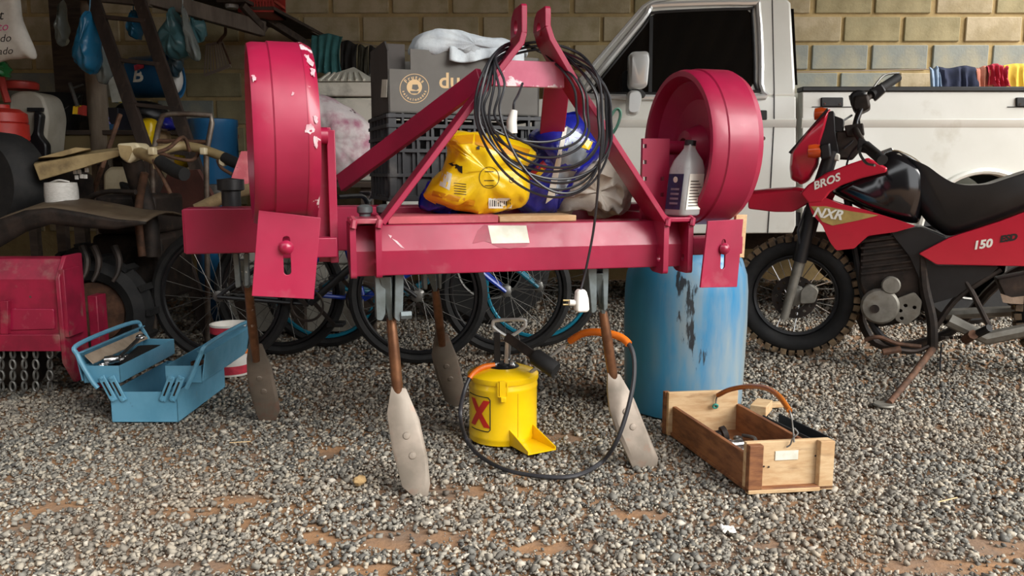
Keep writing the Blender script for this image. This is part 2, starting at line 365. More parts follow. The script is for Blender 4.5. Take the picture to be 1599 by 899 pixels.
# long rear beam and the two side members joining it
VR = .36
u0r = FI.uz(287, 360, VR)[0]
MB().boxF(FI, u0r, uR + .12, VR, VR + .13, FI.uz(340, 396, VR)[1], FI.uz(340, 325, VR)[1]).build('rear_beam', M['red'], sub, bevel=.004)
zr0, zr1 = FI.uz(340, 396, VR)[1], FI.uz(340, 325, VR)[1]
for u in (uL + .06, uR - .08): MB().boxF(FI, u, u + .1, .18, VR + .02, zr0 + .004, zr1 - .02).build('side_member', M['red'], sub, bevel=.003)
MB().boxF(FI, u0r - .003, u0r + .002, VR + .004, VR + .126, zr0 + .004, zr1 - .004).build('end_cap', M['red2'], sub)
# hitch brackets: two cheek plates with pin holes and a top plate
def bracket(xl, xr, ytop, yb, pin):
    ul, ur = FI.uz(xl, 400)[0], FI.uz(xr, 400)[0]; zt = FI.uz(xl, ytop)[1]; zb = FI.uz(xl, yb)[1]; t = .016
    for u in (ul, ur):
        FP = Frame(*FI.w(u - t / 2, 0, 0)[:2], 14.5 + 90)   # plate plane runs into the depth
        out = rnd_poly([(0, zb), (0, zt), (.17, zt), (.17, zb + .05), (.08, zb)], .012)
        MB().prism(out, FP, 0, -t, [circ(.035, zb + .045, .011, n=14)]).build('cheek_plate', M['red'], sub, bevel=.0015)
    MB().boxF(FI, ul - t / 2, ur + t / 2, -.001, .12, zt, zt + .014).build('bracket_top', M['red2'], sub, bevel=.003)
    for u in (ul, ur): MB().tube([FI.w(u, -.003, zt - .01), FI.w(u + .004, -.003, zt + .006), FI.w(u, .02, zt + .014)], .009, 7).build('weld_bead', M['red2'], sub)
bracket(552, 592, 350, 436, 0); bracket(1040, 1078, 347, 428, 0)
# A-frame: bent flat bars with eyes, deep in v and thin in the plane
def flatbar(path, v0, v1, t, m, name='mast_bar', hole=None):
    pts = [Vector(p) for p in path]; L_, R_ = [], []
    for i, p in enumerate(pts):
        a = pts[max(i - 1, 0)]; b = pts[min(i + 1, len(pts) - 1)]; d1 = (p - a).normalized() if i else (b - p).normalized(); d2 = (b - p).normalized() if i < len(pts) - 1 else d1
        n1, n2 = Vector((-d1.y, d1.x)), Vector((-d2.y, d2.x)); n = (n1 + n2).normalized(); k = t / 2 / max(.4, n.dot(n1)); L_.append(p + n * k); R_.append(p - n * k)
    return MB().prism([tuple(q) for q in L_ + R_[::-1]], FI, v0, v1).build(name, m, sub, bevel=.002)
def mast(pix):
    top = pix[0]
    u, z = FI.uz(*pix[0], 0); path = [FI.uz(x, y, 0) for x, y in pix[1:]]
    flatbar(path, 0, .12, .016, M['red'])
    # rounded eye with a pin hole
    FP = Frame(*FI.w(u - .008, 0, 0)[:2], 104.5); z1 = path[0][1]
    out = [(0, z1 - .002), (0, z - .006), (.006, z)] + [(.12 - .05 + .05 * math.sin(t), z - .05 + .05 * math.cos(t)) for t in np.linspace(0, math.pi / 2, 8)] + [(.12, z1 - .002)]
    MB().prism(out, FP, 0, -.016, [circ(.066, z - .052, .019, n=16)]).build('mast_eye', M['red'], sub, bevel=.002)
mast([(819, 5), (819, 50), (815, 66), (766, 128), (598, 349)])
mast([(856, 9), (856, 40), (862, 60), (906, 136), (1042, 346)])
ua, ub = FI.uz(768, 110, .06)[0], FI.uz(880, 110, .06)[0]
MB().boxF(FI, ua, ub, .05, .066, FI.uz(800, 135, .05)[1], FI.uz(800, 94, .05)[1]).build('cross_plate', mat('pale_red_plate', '#c86a82', '#b65570', rough=.3, scale=6, chips=('#e8d2d6', .62, 8)), sub, bevel=.002)
# rear struts
a = FI.p(752, 122, .1); b = P(532, 286, 2.75); MB().bar(a, b, .02, .06, (0, 0, 1)).build('rear_brace', M['red'], sub, bevel=.002)
a = FI.p(872, 110, .12); b = FI.w(FI.uz(868, 190, .3)[0], .42, zr1); MB().bar(a, b, .02, .075, (1, 0, 0)).build('rear_strut', M['red'], sub, bevel=.002)
# sticker and peeling paint on the beam front
FS = on_plane
def beamface(px, py, off=.0015):
    p0 = FI.w(0, .045, Zm); n = FI.n * (Zt - Zm) * -1 + Vector((0, 0, .03)); n.normalize()
    return on_plane(px, py, p0 + n * off, n)
q = [beamface(x, y) for x, y in ((762, 352), (822, 352), (827, 379), (768, 380))]; q2 = [p + FI.n * .0012 for p in q]
MB().loft([q, q2]).build('sticker', M['paper'], sub)
for c in ([(738, 380), (746, 360), (757, 350), (762, 352), (768, 380), (756, 376)], [(768, 381), (827, 380), (822, 384), (795, 388), (780, 386)]):
    q = [beamface(x, y, .001) for x, y in c]; MB().loft([q, [p + FI.n * .001 for p in q]]).build('peeling_paint', M['redpaint_old'], sub, smooth=False)
for c in ([(612, 372), (620, 376), (632, 388), (626, 386)], [(606, 366), (612, 368), (610, 372)]):
    q = [beamface(x, y, .001) for x, y in c]; MB().loft([q, [p + FI.n * .001 for p in q]]).build('paint_chip', M['chip'], sub, smooth=False)
# wheels: pressed drums with stepped dish, turned a little more than the beam
M['red_worn'] = mat('red_scuffed_edge', '#a3173f', '#931539', rough=.35, scale=6, chips=('#e3cfd2', .57, 12), coat=.2)
def gauge_wheel(c, deg, Rw, wd, flip, worn=False):
    ax = Vector((math.cos(R(deg)), math.sin(R(deg)), 0)) * (-1 if flip else 1)   # from tread middle to the dished open face
    h = wd / 2
    prof = [(Rw * .955, -h), (Rw, -h + .022), (Rw, h - .05), (Rw * .985, h - .046), (Rw * .985, h - .012), (Rw * .965, h), (Rw * .9, h), (Rw * .87, h - .012), (Rw * .84, h - .035), (Rw * .62, h - .07), (Rw * .3, h - .075), (Rw * .22, h - .03), (.03, h - .025)]
    w = MB().lathe(prof, c, ax, 56, caps=False)
    w.lathe([(Rw * .955, -h), (Rw * .9, -h), (Rw * .8, -h + .02), (.03, -h + .03)], c, ax, 56, caps=False)
    wo = w.build('gauge_wheel', M['red2'] if not flip else M['red'], sub, ang=25)
    if worn: MB().lathe([(Rw * .957 + .0012, -h + .001), (Rw + .0012, -h + .022), (Rw + .001, -h + .03)], c, ax, 56, caps=False).build('worn_edge', M['red_worn'], wo)
    return wo, ax
cl = P(438, 211, 2.13); wl, axl = gauge_wheel(cl, 20, .235, .155, True, True)
cr = P(1092, 231, 2.56); wr, axr = gauge_wheel(cr, 15.5, .24, .165, True)
MB().cyl(cl - axl * .12, cl - axl * .02, .022).build('axle', M['red'], wl); MB().cyl(cr + axr * .0, cr + axr * .16, .022).build('axle', M['red'], wr)
# white chipped patches on the tread of the near wheel
def treadpt(px, py, c, ax, Rw):
    o = EYE - c; d = ray(px, py); o2 = o - ax * o.dot(ax); d2 = d - ax * d.dot(ax); A = d2.dot(d2); B = o2.dot(d2); D = B * B - A * (o2.dot(o2) - Rw * Rw)
    return None if D < 0 else EYE + d * ((-B - math.sqrt(D)) / A)
def patch(pix, c, ax, Rw, name, m, par):
    rp = random.Random(len(pix) + int(pix[0][0])); fine = []
    for i in range(len(pix)):
        (xa, ya), (xb, yb) = pix[i], pix[(i + 1) % len(pix)]
        for k in range(4): fine.append((xa + (xb - xa) * k / 4 + rp.uniform(-1.3, 1.3), ya + (yb - ya) * k / 4 + rp.uniform(-1.3, 1.3)))
    q = [treadpt(x, y, c, ax, Rw + .0012) for x, y in fine]
    if any(p is None for p in q): return
    MB().loft([q, [p + (c - p).normalized() * .001 for p in q]]).build(name, m, par, smooth=False)
for bl in ([(478, 197), (484, 193), (490, 196), (491, 205), (484, 210), (477, 206)], [(474, 84), (482, 86), (490, 98), (487, 104), (480, 96)], [(483, 106), (491, 108), (493, 120), (487, 117)], [(393, 118), (398, 117), (400, 124), (395, 127)], [(455, 144), (459, 143), (459, 148), (456, 149)], [(488, 180), (495, 181), (496, 192), (490, 190)], [(489, 212), (496, 214), (495, 232), (490, 226)]):
    patch(bl, cl, axl, .235, 'paint_chip', M['chip'], wl)
# upright slotted wheel arms
u, z = FI.uz(516, 345, .1)
MB().boxF(FI, u - .034, u + .008, .09, .104, Zt - .1, FI.uz(516, 199, .1)[1]).boxF(FI, u - .004, u + .018, .06, .09, Zt - .1, FI.uz(516, 203, .07)[1]).build('wheel_arm', M['red'], sub, bevel=.002)
FA = Frame(*FI.w(0, .12, 0)[:2], 14.5)
ul, zl = FA.uz(1004, 216); ur_, zz = FA.uz(1046, 216)
hs = [circ(FA.uz(x, y)[0], FA.uz(x, y)[1], .0085, n=4, a0=.78) for x, y in ((1007, 228), (1007, 253), (1007, 279), (1034, 279), (1034, 304), (1007, 304))]
MB().prism([(ul, Zb + .02), (ul, zl), (ur_, zl), (ur_, Zb + .02)], FA, 0, .014, hs).build('wheel_arm', M['red'], sub, bevel=.0015)
# short tubes carrying the scraper plates
MB().boxF(FI, FI.uz(440, 385, .03)[0], FI.uz(527, 385, .03)[0], .03, .1, FI.uz(510, 402, .03)[1], FI.uz(510, 371, .03)[1]).build('arm_tube', M['red'], sub, bevel=.003)
MB().boxF(FI, FI.uz(1082, 385, .05)[0], FI.uz(1160, 385, .05)[0], .05, .12, FI.uz(1095, 398, .05)[1], FI.uz(1095, 370, .05)[1]).build('arm_tube', M['red'], sub, bevel=.003)
def scraper(pix, slot, bolt, F):
    o = [F.uz(x, y) for x, y in pix]; (bx, bz) = F.uz(*bolt); (sx, s0), (_, s1) = F.uz(*slot[0]), F.uz(*slot[1]); w = .009
    hole = [(sx + w * math.cos(t), s0 + w * math.sin(t)) for t in np.linspace(0, math.pi, 7)] + [(sx + w * math.cos(t), s1 + w * math.sin(t)) for t in np.linspace(math.pi, 2 * math.pi, 7)]
    pl = MB().prism(o, F, 0, .006, [hole]).build('scraper_plate', M['red'], sub, bevel=.001)
    MB().lathe([(.016, 0), (.018, .006), (.014, .014), (.006, .018), (.001, .019)], F.w(bx, -.0005, bz), -F.n, 14).build('bolt', M['red2'], pl)
    MB().cyl(F.w(bx, 0, bz), F.w(bx, .04, bz), .008).build('bolt_shank', M['grey_metal'], pl)
scraper([(404, 328), (501, 340), (490, 467), (393, 462)], [(447, 374), (446, 424)], (447, 386), Frame(P(447, 400, 2.0).x, 2.0, 18))
scraper([(1106, 345), (1161, 342), (1151, 448), (1094, 449)], [(1130, 378), (1126, 416)], (1129, 388), Frame(P(1127, 400, 2.36).x, 2.36, 30))
# tines: clevis plates, shank, rod, flat blade
def tine(cl_pix, rod, blade, tipY, topY, m, bolt=None, name='tine'):
    t = thing_part('tine', sub)
    for pix, v in cl_pix: MB().pp(pix, FI, v, .05, rnd=.006).build('clevis_plate', M['steel'], t, bevel=.002)
    (a, ya), (b, yb), (c, yc) = rod
    pa, pb, pc = P(*a, ya), P(*b, yb), P(*c, yc)
    MB().loft([[pa + Vector((sx * .016, sy * .03, 0)) for sx, sy in ((-1, -1), (1, -1), (1, 1), (-1, 1))], [pb + Vector((sx * .006, sy * .012, 0)) for sx, sy in ((-1, -1), (1, -1), (1, 1), (-1, 1))]]).build('shank_neck', M['steel'], t, bevel=.002)
    MB().tube([pb + (pb - pc) * .04, pb, pb.lerp(pc, .5), pc, pc + (pc - pb) * .3], [.013, .014, .0165, .0165, .014], 14).build('rod', M['rod'], t)
    # blade: plane through top (topY) and tip (tipY), leaning
    ys = [y for _, y in blade]; y0, y1 = min(ys), max(ys); pt, pb2 = P(blade[0][0], y0, topY), P(blade[0][0], y1, tipY)
    dn = (pb2 - pt).normalized(); n = dn.cross(Vector((1, .2, 0)).normalized()).normalized()
    if n.y > 0: n = -n
    q = [on_plane(x, y, pt, n) for x, y in blade]; cen = sum(q, Vector()) / len(q)
    inn = [cen + (p - cen) * .8 - n * -.008 for p in q]
    b_ = MB(); k = len(q)
    b_.loft([[p - n * .012 for p in q], q, inn]).build('blade', m, t, bevel=.001)
    for f in (.3, .62):
        o = pt.lerp(cen * 2 - pt, f) if False else cen + (pt - cen) * (.5 - f)
        MB().lathe([(.011, 0), (.012, .003), (.009, .007), (.001, .008)], o + n * .004, n, 14).build('rivet', m, t)
    if bolt: MB().cyl(P(*bolt, FI_y(bolt[0]) + .09), P(*bolt, FI_y(bolt[0]) + .09) + FI.u * .03, .012, 6).build('bolt', M['steel'], t)
def FI_y(px): return FI.p(px, 400, 0).y
def thing_part(name, par):
    o = bpy.data.objects.new(name, None); C.objects.link(o); o.parent = par; WLOC[o] = WLOC[par]; return o
tine([([(585, 425), (602, 425), (602, 490), (597, 501), (588, 500)], .09), ([(617, 420), (631, 420), (629, 488), (624, 503), (616, 498)], .09)],
     [((604, 430), 2.25), ((611, 500), 2.28), ((620, 600), 2.27)], [(611, 603), (634, 606), (655, 655), (668, 715), (672, 755), (668, 775), (650, 779), (628, 760), (612, 700), (604, 645)], 2.18, 2.26, M['blade'], bolt=(626, 492))
tine([([(918, 418), (932, 418), (932, 486), (924, 490)], .09), ([(941, 418), (951, 418), (949, 482), (943, 486)], .09)],
     [((932, 425), 2.42), ((942, 490), 2.45), ((956, 580), 2.46)], [(949, 582), (968, 584), (990, 622), (1010, 672), (1028, 715), (1026, 731), (988, 730), (966, 680), (952, 640), (949, 610)], 2.40, 2.45, M['blade'])
tine([([(363, 395), (372, 395), (376, 448), (368, 450)], VR + .05), ([(380, 395), (388, 395), (388, 446), (382, 448)], VR + .05)],
     [((377, 405), 2.62), ((388, 450), 2.68), ((397, 538), 2.75)], [(388, 538), (409, 539), (424, 575), (434, 620), (437, 642), (431, 656), (405, 658), (394, 628), (386, 590), (385, 560)], 2.88, 2.78, M['blade_dull'])
tine([([(660, 420), (667, 420), (668, 452), (662, 452)], VR + .05), ([(684, 420), (690, 420), (690, 450), (686, 452)], VR + .05)],
     [((674, 425), 2.8), ((680, 455), 2.85), ((688, 520), 2.92)], [(680, 520), (699, 521), (715, 560), (724, 600), (725, 625), (712, 637), (695, 626), (682, 590), (674, 555)], 3.05, 2.95, M['blade_dull'])
# ================================================================ silver pickup truck
M['silver'] = mat('silver_car_paint', '#dcdcd4', '#d4d4cb', rough=.3, metal=.08, scale=2, coat=.5, dust=('#b2ac9a', .6, 3))
M['silver_hi'] = mat('silver_trim', '#d2d4d2', None, rough=.25, metal=.4, coat=.5)
M['glass_dark'] = mat('tinted_glass', '#0b0c0c', None, rough=.06, spec=.6)
M['matte_black'] = mat('matte_black_trim', '#161718', '#202122', rough=.6, scale=10)
TY = 4.75; FT = Frame(0, TY); TW = 1.82
truck = thing('pickup_truck', 'silver single-cab pickup truck parked along the block wall', 'truck', (P(1200, 300, TY).x, TY + TW / 2, 0))
zb, zt = FT.uz(1000, 150)[1], FT.uz(1100, -8)[1]; LEAN = .13
def side(px, py, off=0.0):
    n = Vector((0, 1, -LEAN / (zt - zb))).normalized(); return on_plane(px, py, Vector((0, TY, zb)) - n * off, n)
def far(p): return Vector((p.x, 2 * TY + TW - p.y, p.z))
def arch(cx, cy, r, a0=0, a1=180, n=14): return [(cx + r * math.cos(R(a0 + (a1 - a0) * i / n)), cy - r * math.sin(R(a0 + (a1 - a0) * i / n))) for i in range(n + 1)]
# lower cab and bonnet
low = [(603, 188), (612, 170), (640, 162), (880, 153), (1243, 150), (1243, 352), (1238, 364), (860, 366)] + arch(765, 366, 92) + [(640, 366), (603, 340)]
MB().prism(rnd_poly([FT.uz(*p) for p in low], .008, 2), FT, 0, TW).build('cab_lower_body', M['silver'], truck, bevel=.02)
up = [(880, 153), (905, 128), (1003, 14), (1016, 4), (1050, -4), (1226, -6), (1236, 4), (1243, 130), (1243, 151)]
q = [side(*p) for p in up]; MB().loft([q, [far(p) for p in q]]).build('cab_upper_body', M['silver'], truck, bevel=.018)
qw = [(930, 146), (925, 140), (1004, 42), (1014, 26), (1030, 19), (1165, 14), (1174, 22), (1178, 128), (1168, 143)]
wo = [side(*p, .004) for p in qw]
gl = MB().loft([wo, [p + Vector((0, .01, 0)) for p in wo]]).build('side_window', M['glass_dark'], truck)
MB().tube(spl([side(*p, .005) for p in qw], 4, True), .009, 6, closed=True).build('rubber_seal', M['matte_black'], gl)
fr = [(916, 150), (912, 142), (1002, 32), (1014, 14), (1032, 8), (1168, 5), (1184, 16), (1188, 132), (1174, 152)]
MB().tube(spl([side(*p, .004) for p in fr], 4, True), .018, 8, closed=True, sy=1).build('door_frame', M['silver_hi'], truck)
MB().bar(side(1017, 26, .008), side(1015, 144, .008), .02, .014, (0, 1, 0)).build('vent_window_divider', M['matte_black'], truck)
# roof gutter and windscreen
MB().tube([side(*p, .006) for p in ((905, 126), (1004, 11), (1020, 1), (1060, -5), (1228, -7))], .012, 6).build('rain_gutter', M['silver_hi'], truck)
ws = [side(912, 126), side(1004, 16)]; a, b = ws; ws = [a + Vector((-.012, .1, .0)), b + Vector((-.012, .1, 0)), far(b) + Vector((-.012, -.1, 0)), far(a) + Vector((-.012, -.1, 0))]
MB().loft([ws, [p + Vector((.01, 0, -.004)) for p in ws]]).build('windscreen', M['glass_dark'], truck)
rw = [side(1239, 12), side(1245, 132)]; a, b = rw; rw = [a + Vector((.012, .03, 0)), b + Vector((.012, .03, 0)), far(b) + Vector((.012, -.03, 0)), far(a) + Vector((.012, -.03, 0))]
MB().loft([rw, [p - Vector((.02, 0, 0)) for p in rw]]).build('rear_window', M['glass_dark'], truck)
# door outline grooves, crease, handle, lock
def groove(pts, r=.0035): MB().tube(pts, r, 5).build('door_gap', M['matte_black'], truck)
groove([side(1206, 0, .0), side(1209, 140, .0), FT.p(1209, 150, -.001), FT.p(1209, 186, -.001), FT.p(1203, 300, -.001), FT.p(1199, 364, -.001)])
groove([FT.p(905, 152, -.001), FT.p(905, 186, -.001), FT.p(908, 300, -.001), FT.p(915, 364, -.001)])
def crease(x0, x1, y, v=0):
    a0, z0 = FT.uz(x0, y); a1, _ = FT.uz(x1, y)
    MB().loft([[FT.w(u, v + .004, z0 + .012), FT.w(u, v - .007, z0), FT.w(u, v - .004, z0 - .04), FT.w(u, v + .004, z0 - .05)] for u in (a0, a1)]).build('body_crease', M['silver'], truck)
crease(606, 1243, 187); crease(1252, 1740, 187)
MB().pp([(1183, 172), (1198, 172), (1198, 187), (1183, 187)], FT, -.012, .02, rnd=.008).build('door_handle', M['matte_black'], truck, bevel=.003)
MB().cyl(FT.p(1192, 216, -.008), FT.p(1192, 216, .01), .012).build('door_lock', M['chrome'], truck)
# two-piece mirror on its arm
def mirror(pix, v0, v1):
    o = [FT.uz(x, y, v0) for x, y in pix]; o = rnd_poly(o, .03, 4); c = np.mean(o, 0)
    rings = [[FT.w(c[0] + (a - c[0]) * k, v, c[1] + (b - c[1]) * k) for a, b in o] for v, k in ((v0, .78), (v0 + .012, .95), (v0 + .035, 1), (v1 - .02, 1), (v1, .93))]
    MB().loft(rings).build('mirror_shell', M['silver_hi'], truck)
mirror([(984, 84), (990, 79), (1014, 78), (1016, 92), (1012, 134), (1004, 138), (983, 138)], -.2, -.08)
mirror([(981, 140), (999, 140), (1004, 150), (998, 180), (979, 180)], -.19, -.09)
MB().tube([FT.p(992, 140, -.12), FT.p(1000, 146, -.06), FT.p(1004, 150, .02)], .022, 8).build('mirror_arm', M['matte_black'], truck)
# load bed
bedo = [(1253, 143), (1252, 352), (1256, 362), (1424, 364)] + arch(1530, 364, 96, 180, 0) + [(1640, 364), (1755, 350), (1758, 143)]
MB().prism(rnd_poly([FT.uz(*p) for p in bedo], .006, 2), FT, 0, .07).build('bed_side', M['silver'], truck, bevel=.006)
u0, u1 = FT.uz(1253, 143)[0], FT.uz(1756, 143)[0]; z1 = FT.uz(1300, 143)[1]; z0 = FT.uz(1300, 340)[1]
MB().boxF(FT, u0, u1, TW - .07, TW, z0, z1).build('bed_side', M['silver'], truck, bevel=.006)
MB().boxF(FT, u0, u0 + .05, .07, TW - .07, z0, z1).build('bed_front', M['silver'], truck)
MB().boxF(FT, u1 - .05, u1, .07, TW - .07, z0, z1).build('tailgate', M['silver'], truck)
MB().boxF(FT, u0, u1, .02, TW - .02, z0 - .05, z0 + .03).build('bed_floor', M['matte_black'], truck)
MB().boxF(FT, u0 - .005, u1 + .005, -.012, .085, z1, z1 + .028).build('bed_rail', M['matte_black'], truck, bevel=.006)
for x in (1300, 1605):
    MB().pp([(x - 17, 152), (x + 17, 152), (x + 17, 166), (x - 17, 166)], FT, -.014, .02, rnd=.006).build('tie_down_hook', M['matte_black'], truck, bevel=.003)
    for d in (-12, 12): MB().cyl(FT.p(x + d, 162, -.018), FT.p(x + d, 162, 0), .006, 8).build('screw', M['chrome'], truck)
    MB().tube([FT.p(x - 32, 167, -.002), FT.p(x + 32, 167, -.002)], .003, 5).build('rope_line', M['matte_black'], truck)
cu, cz = FT.uz(1530, 364); ra = FT.uz(1626, 364)[0] - cu
MB().tube([FT.w(cu + ra * math.cos(t), -.006, cz + ra * math.sin(t)) for t in np.linspace(0, math.pi, 26)], .02, 8).build('wheel_arch_lip', M['silver'], truck)
MB().lathe([(ra + .004, .0), (ra + .004, .42)], FT.w(cu, .05, cz), (0, 1, 0), 40, caps=False).build('wheel_well', M['matte_black'], truck)
# chassis and wheels
MB().boxF(FT, FT.uz(640, 360)[0], u1, .45, 1.35, .42, .56).build('chassis', M['darkiron'], truck)
for x in (765, 1530):
    uw = FT.uz(x, 366)[0]
    for v in (.03, TW - .25):
        t = MB().lathe([(.2, 0), (.33, .0), (.36, .03), (.36, .19), (.33, .22), (.2, .22)], FT.w(uw, v, .355), (0, 1, 0), 40).build('wheel', M['rubber'], truck)
        MB().lathe([(.19, 0), (.2, -.005), (.185, .05), (.09, .06), (.07, .01), (.001, .0)], FT.w(uw, v, .355), (0, 1, 0), 28).build('hubcap', M['grey_metal'], t)
# ================================================================ red trail motorcycle
M['bikered'] = mat('red_gloss_plastic', '#c01a35', '#b51630', rough=.28, scale=3, coat=.5, dust=('#9a4a48', .66, 6))
M['tank'] = mat('black_gloss', '#0d0d10', '#15151a', rough=.16, scale=4, coat=.6, dust=('#3a352f', .64, 6))
M['seat'] = mat('black_vinyl', '#131315', '#1b1b1c', rough=.42, scale=8, dust=('#4c4338', .58, 5))
M['knob'] = mat('muddy_rubber', '#4a3b2c', '#6e5a42', rough=.9, scale=14, mixw=(.42, .56), dust=('#9a8262', .5, 10), bump=.2)
M['alu'] = mat('dusty_aluminium', '#8f8c83', '#77736a', rough=.5, metal=.5, scale=12, dust=('#6e5f4c', .56, 9))
M['amber'] = mat('amber_lens', '#d9541e', '#c8481a', rough=.25, coat=.5)
M['gold'] = mat('gold_decal', '#b59a5a', '#8f7a44', rough=.4, scale=8)
FB = Frame(P(1237, 552, 4.0).x, 4.0, -24)
bike = thing('motorcycle', 'red and black trail motorcycle with muddy knobbly tyre leaning on side stand', 'motorcycle', FB.w(.6, 0, 0))
RW = .30
def wheel(u, z, r, wd, nk, name, steer=0):
    ax = FB.n; c = FB.w(u, 0, z)
    w = MB().torus(c, ax, r - .05, .047, 56, 10, sx=wd).build(name, M['rubber'], bike)
    k = MB(); x, y, a = basis(ax)
    for i in range(nk):
        t = 2 * math.pi * i / nk; d = x * math.cos(t) + y * math.sin(t); tg = a.cross(d)
        for off in ((-.026, .026) if i % 2 else (-.038, 0, .038)):
            m = Matrix((tg, a, d)).transposed(); rr = r - .006 - abs(off) * .25
            k.box(c + d * (rr + .004) + a * off * wd, (.03, .024, .03), m)
    ko = k.build('tread_knobs', M['knob'], w, smooth=False, bevel=.002); ko['kind'] = 'stuff'
    MB().torus(c, ax, r - .1, .014, 48, 8, sx=1.2).build('rim', M['black'], w)
    MB().lathe([(.02, -.07), (.045, -.06), (.045, -.045), (.028, -.035), (.028, .035), (.045, .045), (.045, .06), (.02, .07)], c, ax, 20).build('hub', M['alu'], w)
    for i in range(28):
        t = 2 * math.pi * i / 28; s_ = 1 if i % 2 else -1; t2 = t + (.45 if (i // 2) % 2 else -.45)
        p = c + (x * math.cos(t) + y * math.sin(t)) * (r - .1); q = c + (x * math.cos(t2) + y * math.sin(t2)) * .043 + a * (.05 * s_)
        MB().tube([q, p], .0022, 5).build('spoke', M['chrome'], w)
    return w, c, ax
w, c, ax = wheel(0, RW, RW, 1.0, 44, 'front_wheel')
# brake disc with holes and caliper on the near side
ringo = circ(0, 0, .108, n=36); hl = [circ(0, 0, .062, n=24)] + [circ(.085 * math.cos(t), .085 * math.sin(t), .008, n=8) for t in np.linspace(0, 5.8, 14)]
FD = Frame(*FB.w(0, -.058, 0)[:2], -24)
MB().prism([(a, b + RW) for a, b in ringo], FD, 0, .004, [[(a, b + RW) for a, b in h] for h in hl]).build('brake_disc', M['darkiron'], w)
MB().prism(rnd_poly([(.03, RW - .03), (.1, RW - .02), (.115, RW + .045), (.07, RW + .075), (.03, RW + .04)], .015), FD, -.03, .02).build('brake_caliper', M['alu'], w, bevel=.004)
# fork legs
for v in (-.085, .085):
    a, b, d = FB.p(1222, 500, v) if v < 0 else FB.w(FB.uz(1222, 498, -.085)[0], v, FB.uz(1222, 498, -.085)[1]), None, None
    ub, zb_ = FB.uz(1248, 408, -.085); uc, zc = FB.uz(1268, 330, -.085); ua, za = FB.uz(1224, 498, -.085); ue, ze = FB.uz(1298, 235, -.085)
    MB().tube([FB.w(ua, v, za), FB.w(ub, v, zb_)], [.021, .024], 12).build('fork_leg', M['alu'], bike)
    MB().tube([FB.w(ub, v, zb_), FB.w(uc, v, zc), FB.w(ue, v, ze)], [.034, .036, .03], 12).build('fork_gaiter', M['black'], bike)
MB().tube([FB.p(1252, 400, -.1), FB.p(1246, 360, -.12), FB.p(1258, 325, -.1), FB.p(1290, 300, -.07)], .006, 6).build('brake_hose', M['cable'], bike)
def body(name, pix, v0, v1, m, parent=bike, rnd=.012, bev=.012, taper=1.0, sub=0):
    """panel with rounded edge; taper <1 draws the outer faces in"""
    v0_ = v0; o = rnd_poly([FB.uz(x, y, v0) for x, y in pix], rnd, 3); c_ = np.mean(o, 0)
    if taper < 1:
        mid = (v0 + v1) / 2; hw = (v1 - v0) / 2
        rings = [[FB.w(c_[0] + (a - c_[0]) * k, mid + hw * s_, c_[1] + (b - c_[1]) * k) for a, b in o] for s_, k in ((-1, taper), (-.8, (1 + taper) / 2 + .03), (-.45, 1), (.45, 1), (.8, (1 + taper) / 2 + .03), (1, taper))]
        return MB().loft(rings).build(name, m, parent, ang=60)
    return MB().prism(o, FB, v0, v1).build(name, m, parent, bevel=bev)
# front mudguard: arched strip
def mg(t, s):
    px = [1090, 1130, 1170, 1210, 1245, 1275]; yt = [318, 305, 298, 294, 292, 300]; 
    x = np.interp(t, np.linspace(0, 1, 6), px); y = np.interp(t, np.linspace(0, 1, 6), yt); u, z = FB.uz(x, y, 0); h = (s * 2 - 1)
    return FB.w(u, h * (.062 + .02 * t), z - .05 * h * h - .0)
MB().grid(mg, 16, 8).build('front_mudguard', M['bikered'], bike, solid=.006)
body('mudguard_side', [(1168, 303), (1240, 296), (1272, 300), (1262, 318), (1238, 331), (1210, 331), (1168, 326)], -.082, -.066, M['bikered'])
# headlamp fairing: thick wedge shell, black screen, signals
body('headlamp_fairing', [(1296, 167), (1289, 196), (1281, 222), (1276, 258), (1262, 282), (1250, 289), (1233, 280), (1231, 262), (1233, 238), (1262, 200)], -.1, .1, M['bikered'], taper=.8)
body('fairing_screen', [(1231, 238), (1292, 168), (1294, 175), (1240, 243)], -.07, .07, M['black'], rnd=.003)
body('instrument_housing', [(1292, 175), (1302, 172), (1304, 205), (1310, 240), (1285, 262), (1280, 222)], -.07, .07, M['black'])
for (x, y, v) in ((1273, 236, -.16), (1282, 178, .2)):
    s_ = MB().lathe([(.012, -.035), (.03, -.03), (.034, .0), (.028, .03), (.01, .04)], FB.p(x, y, v), FB.u, 14).build('turn_signal', M['amber'], bike)
    MB().cyl(FB.p(x + 6, y + 1, v), FB.p(x + 12, y + 2, 0), .012, 8).build('signal_stalk', M['black'], s_)
body('signal_back', [(1279, 226), (1296, 222), (1298, 246), (1282, 250)], -.19, -.14, M['black'])
body('ignition_cluster', [(1305, 205), (1345, 200), (1352, 225), (1330, 250), (1302, 248)], -.06, .06, M['darkiron'])
body('cable_clamp', [(1300, 238), (1312, 240), (1311, 252), (1300, 250)], -.1, -.08, M['paper'])
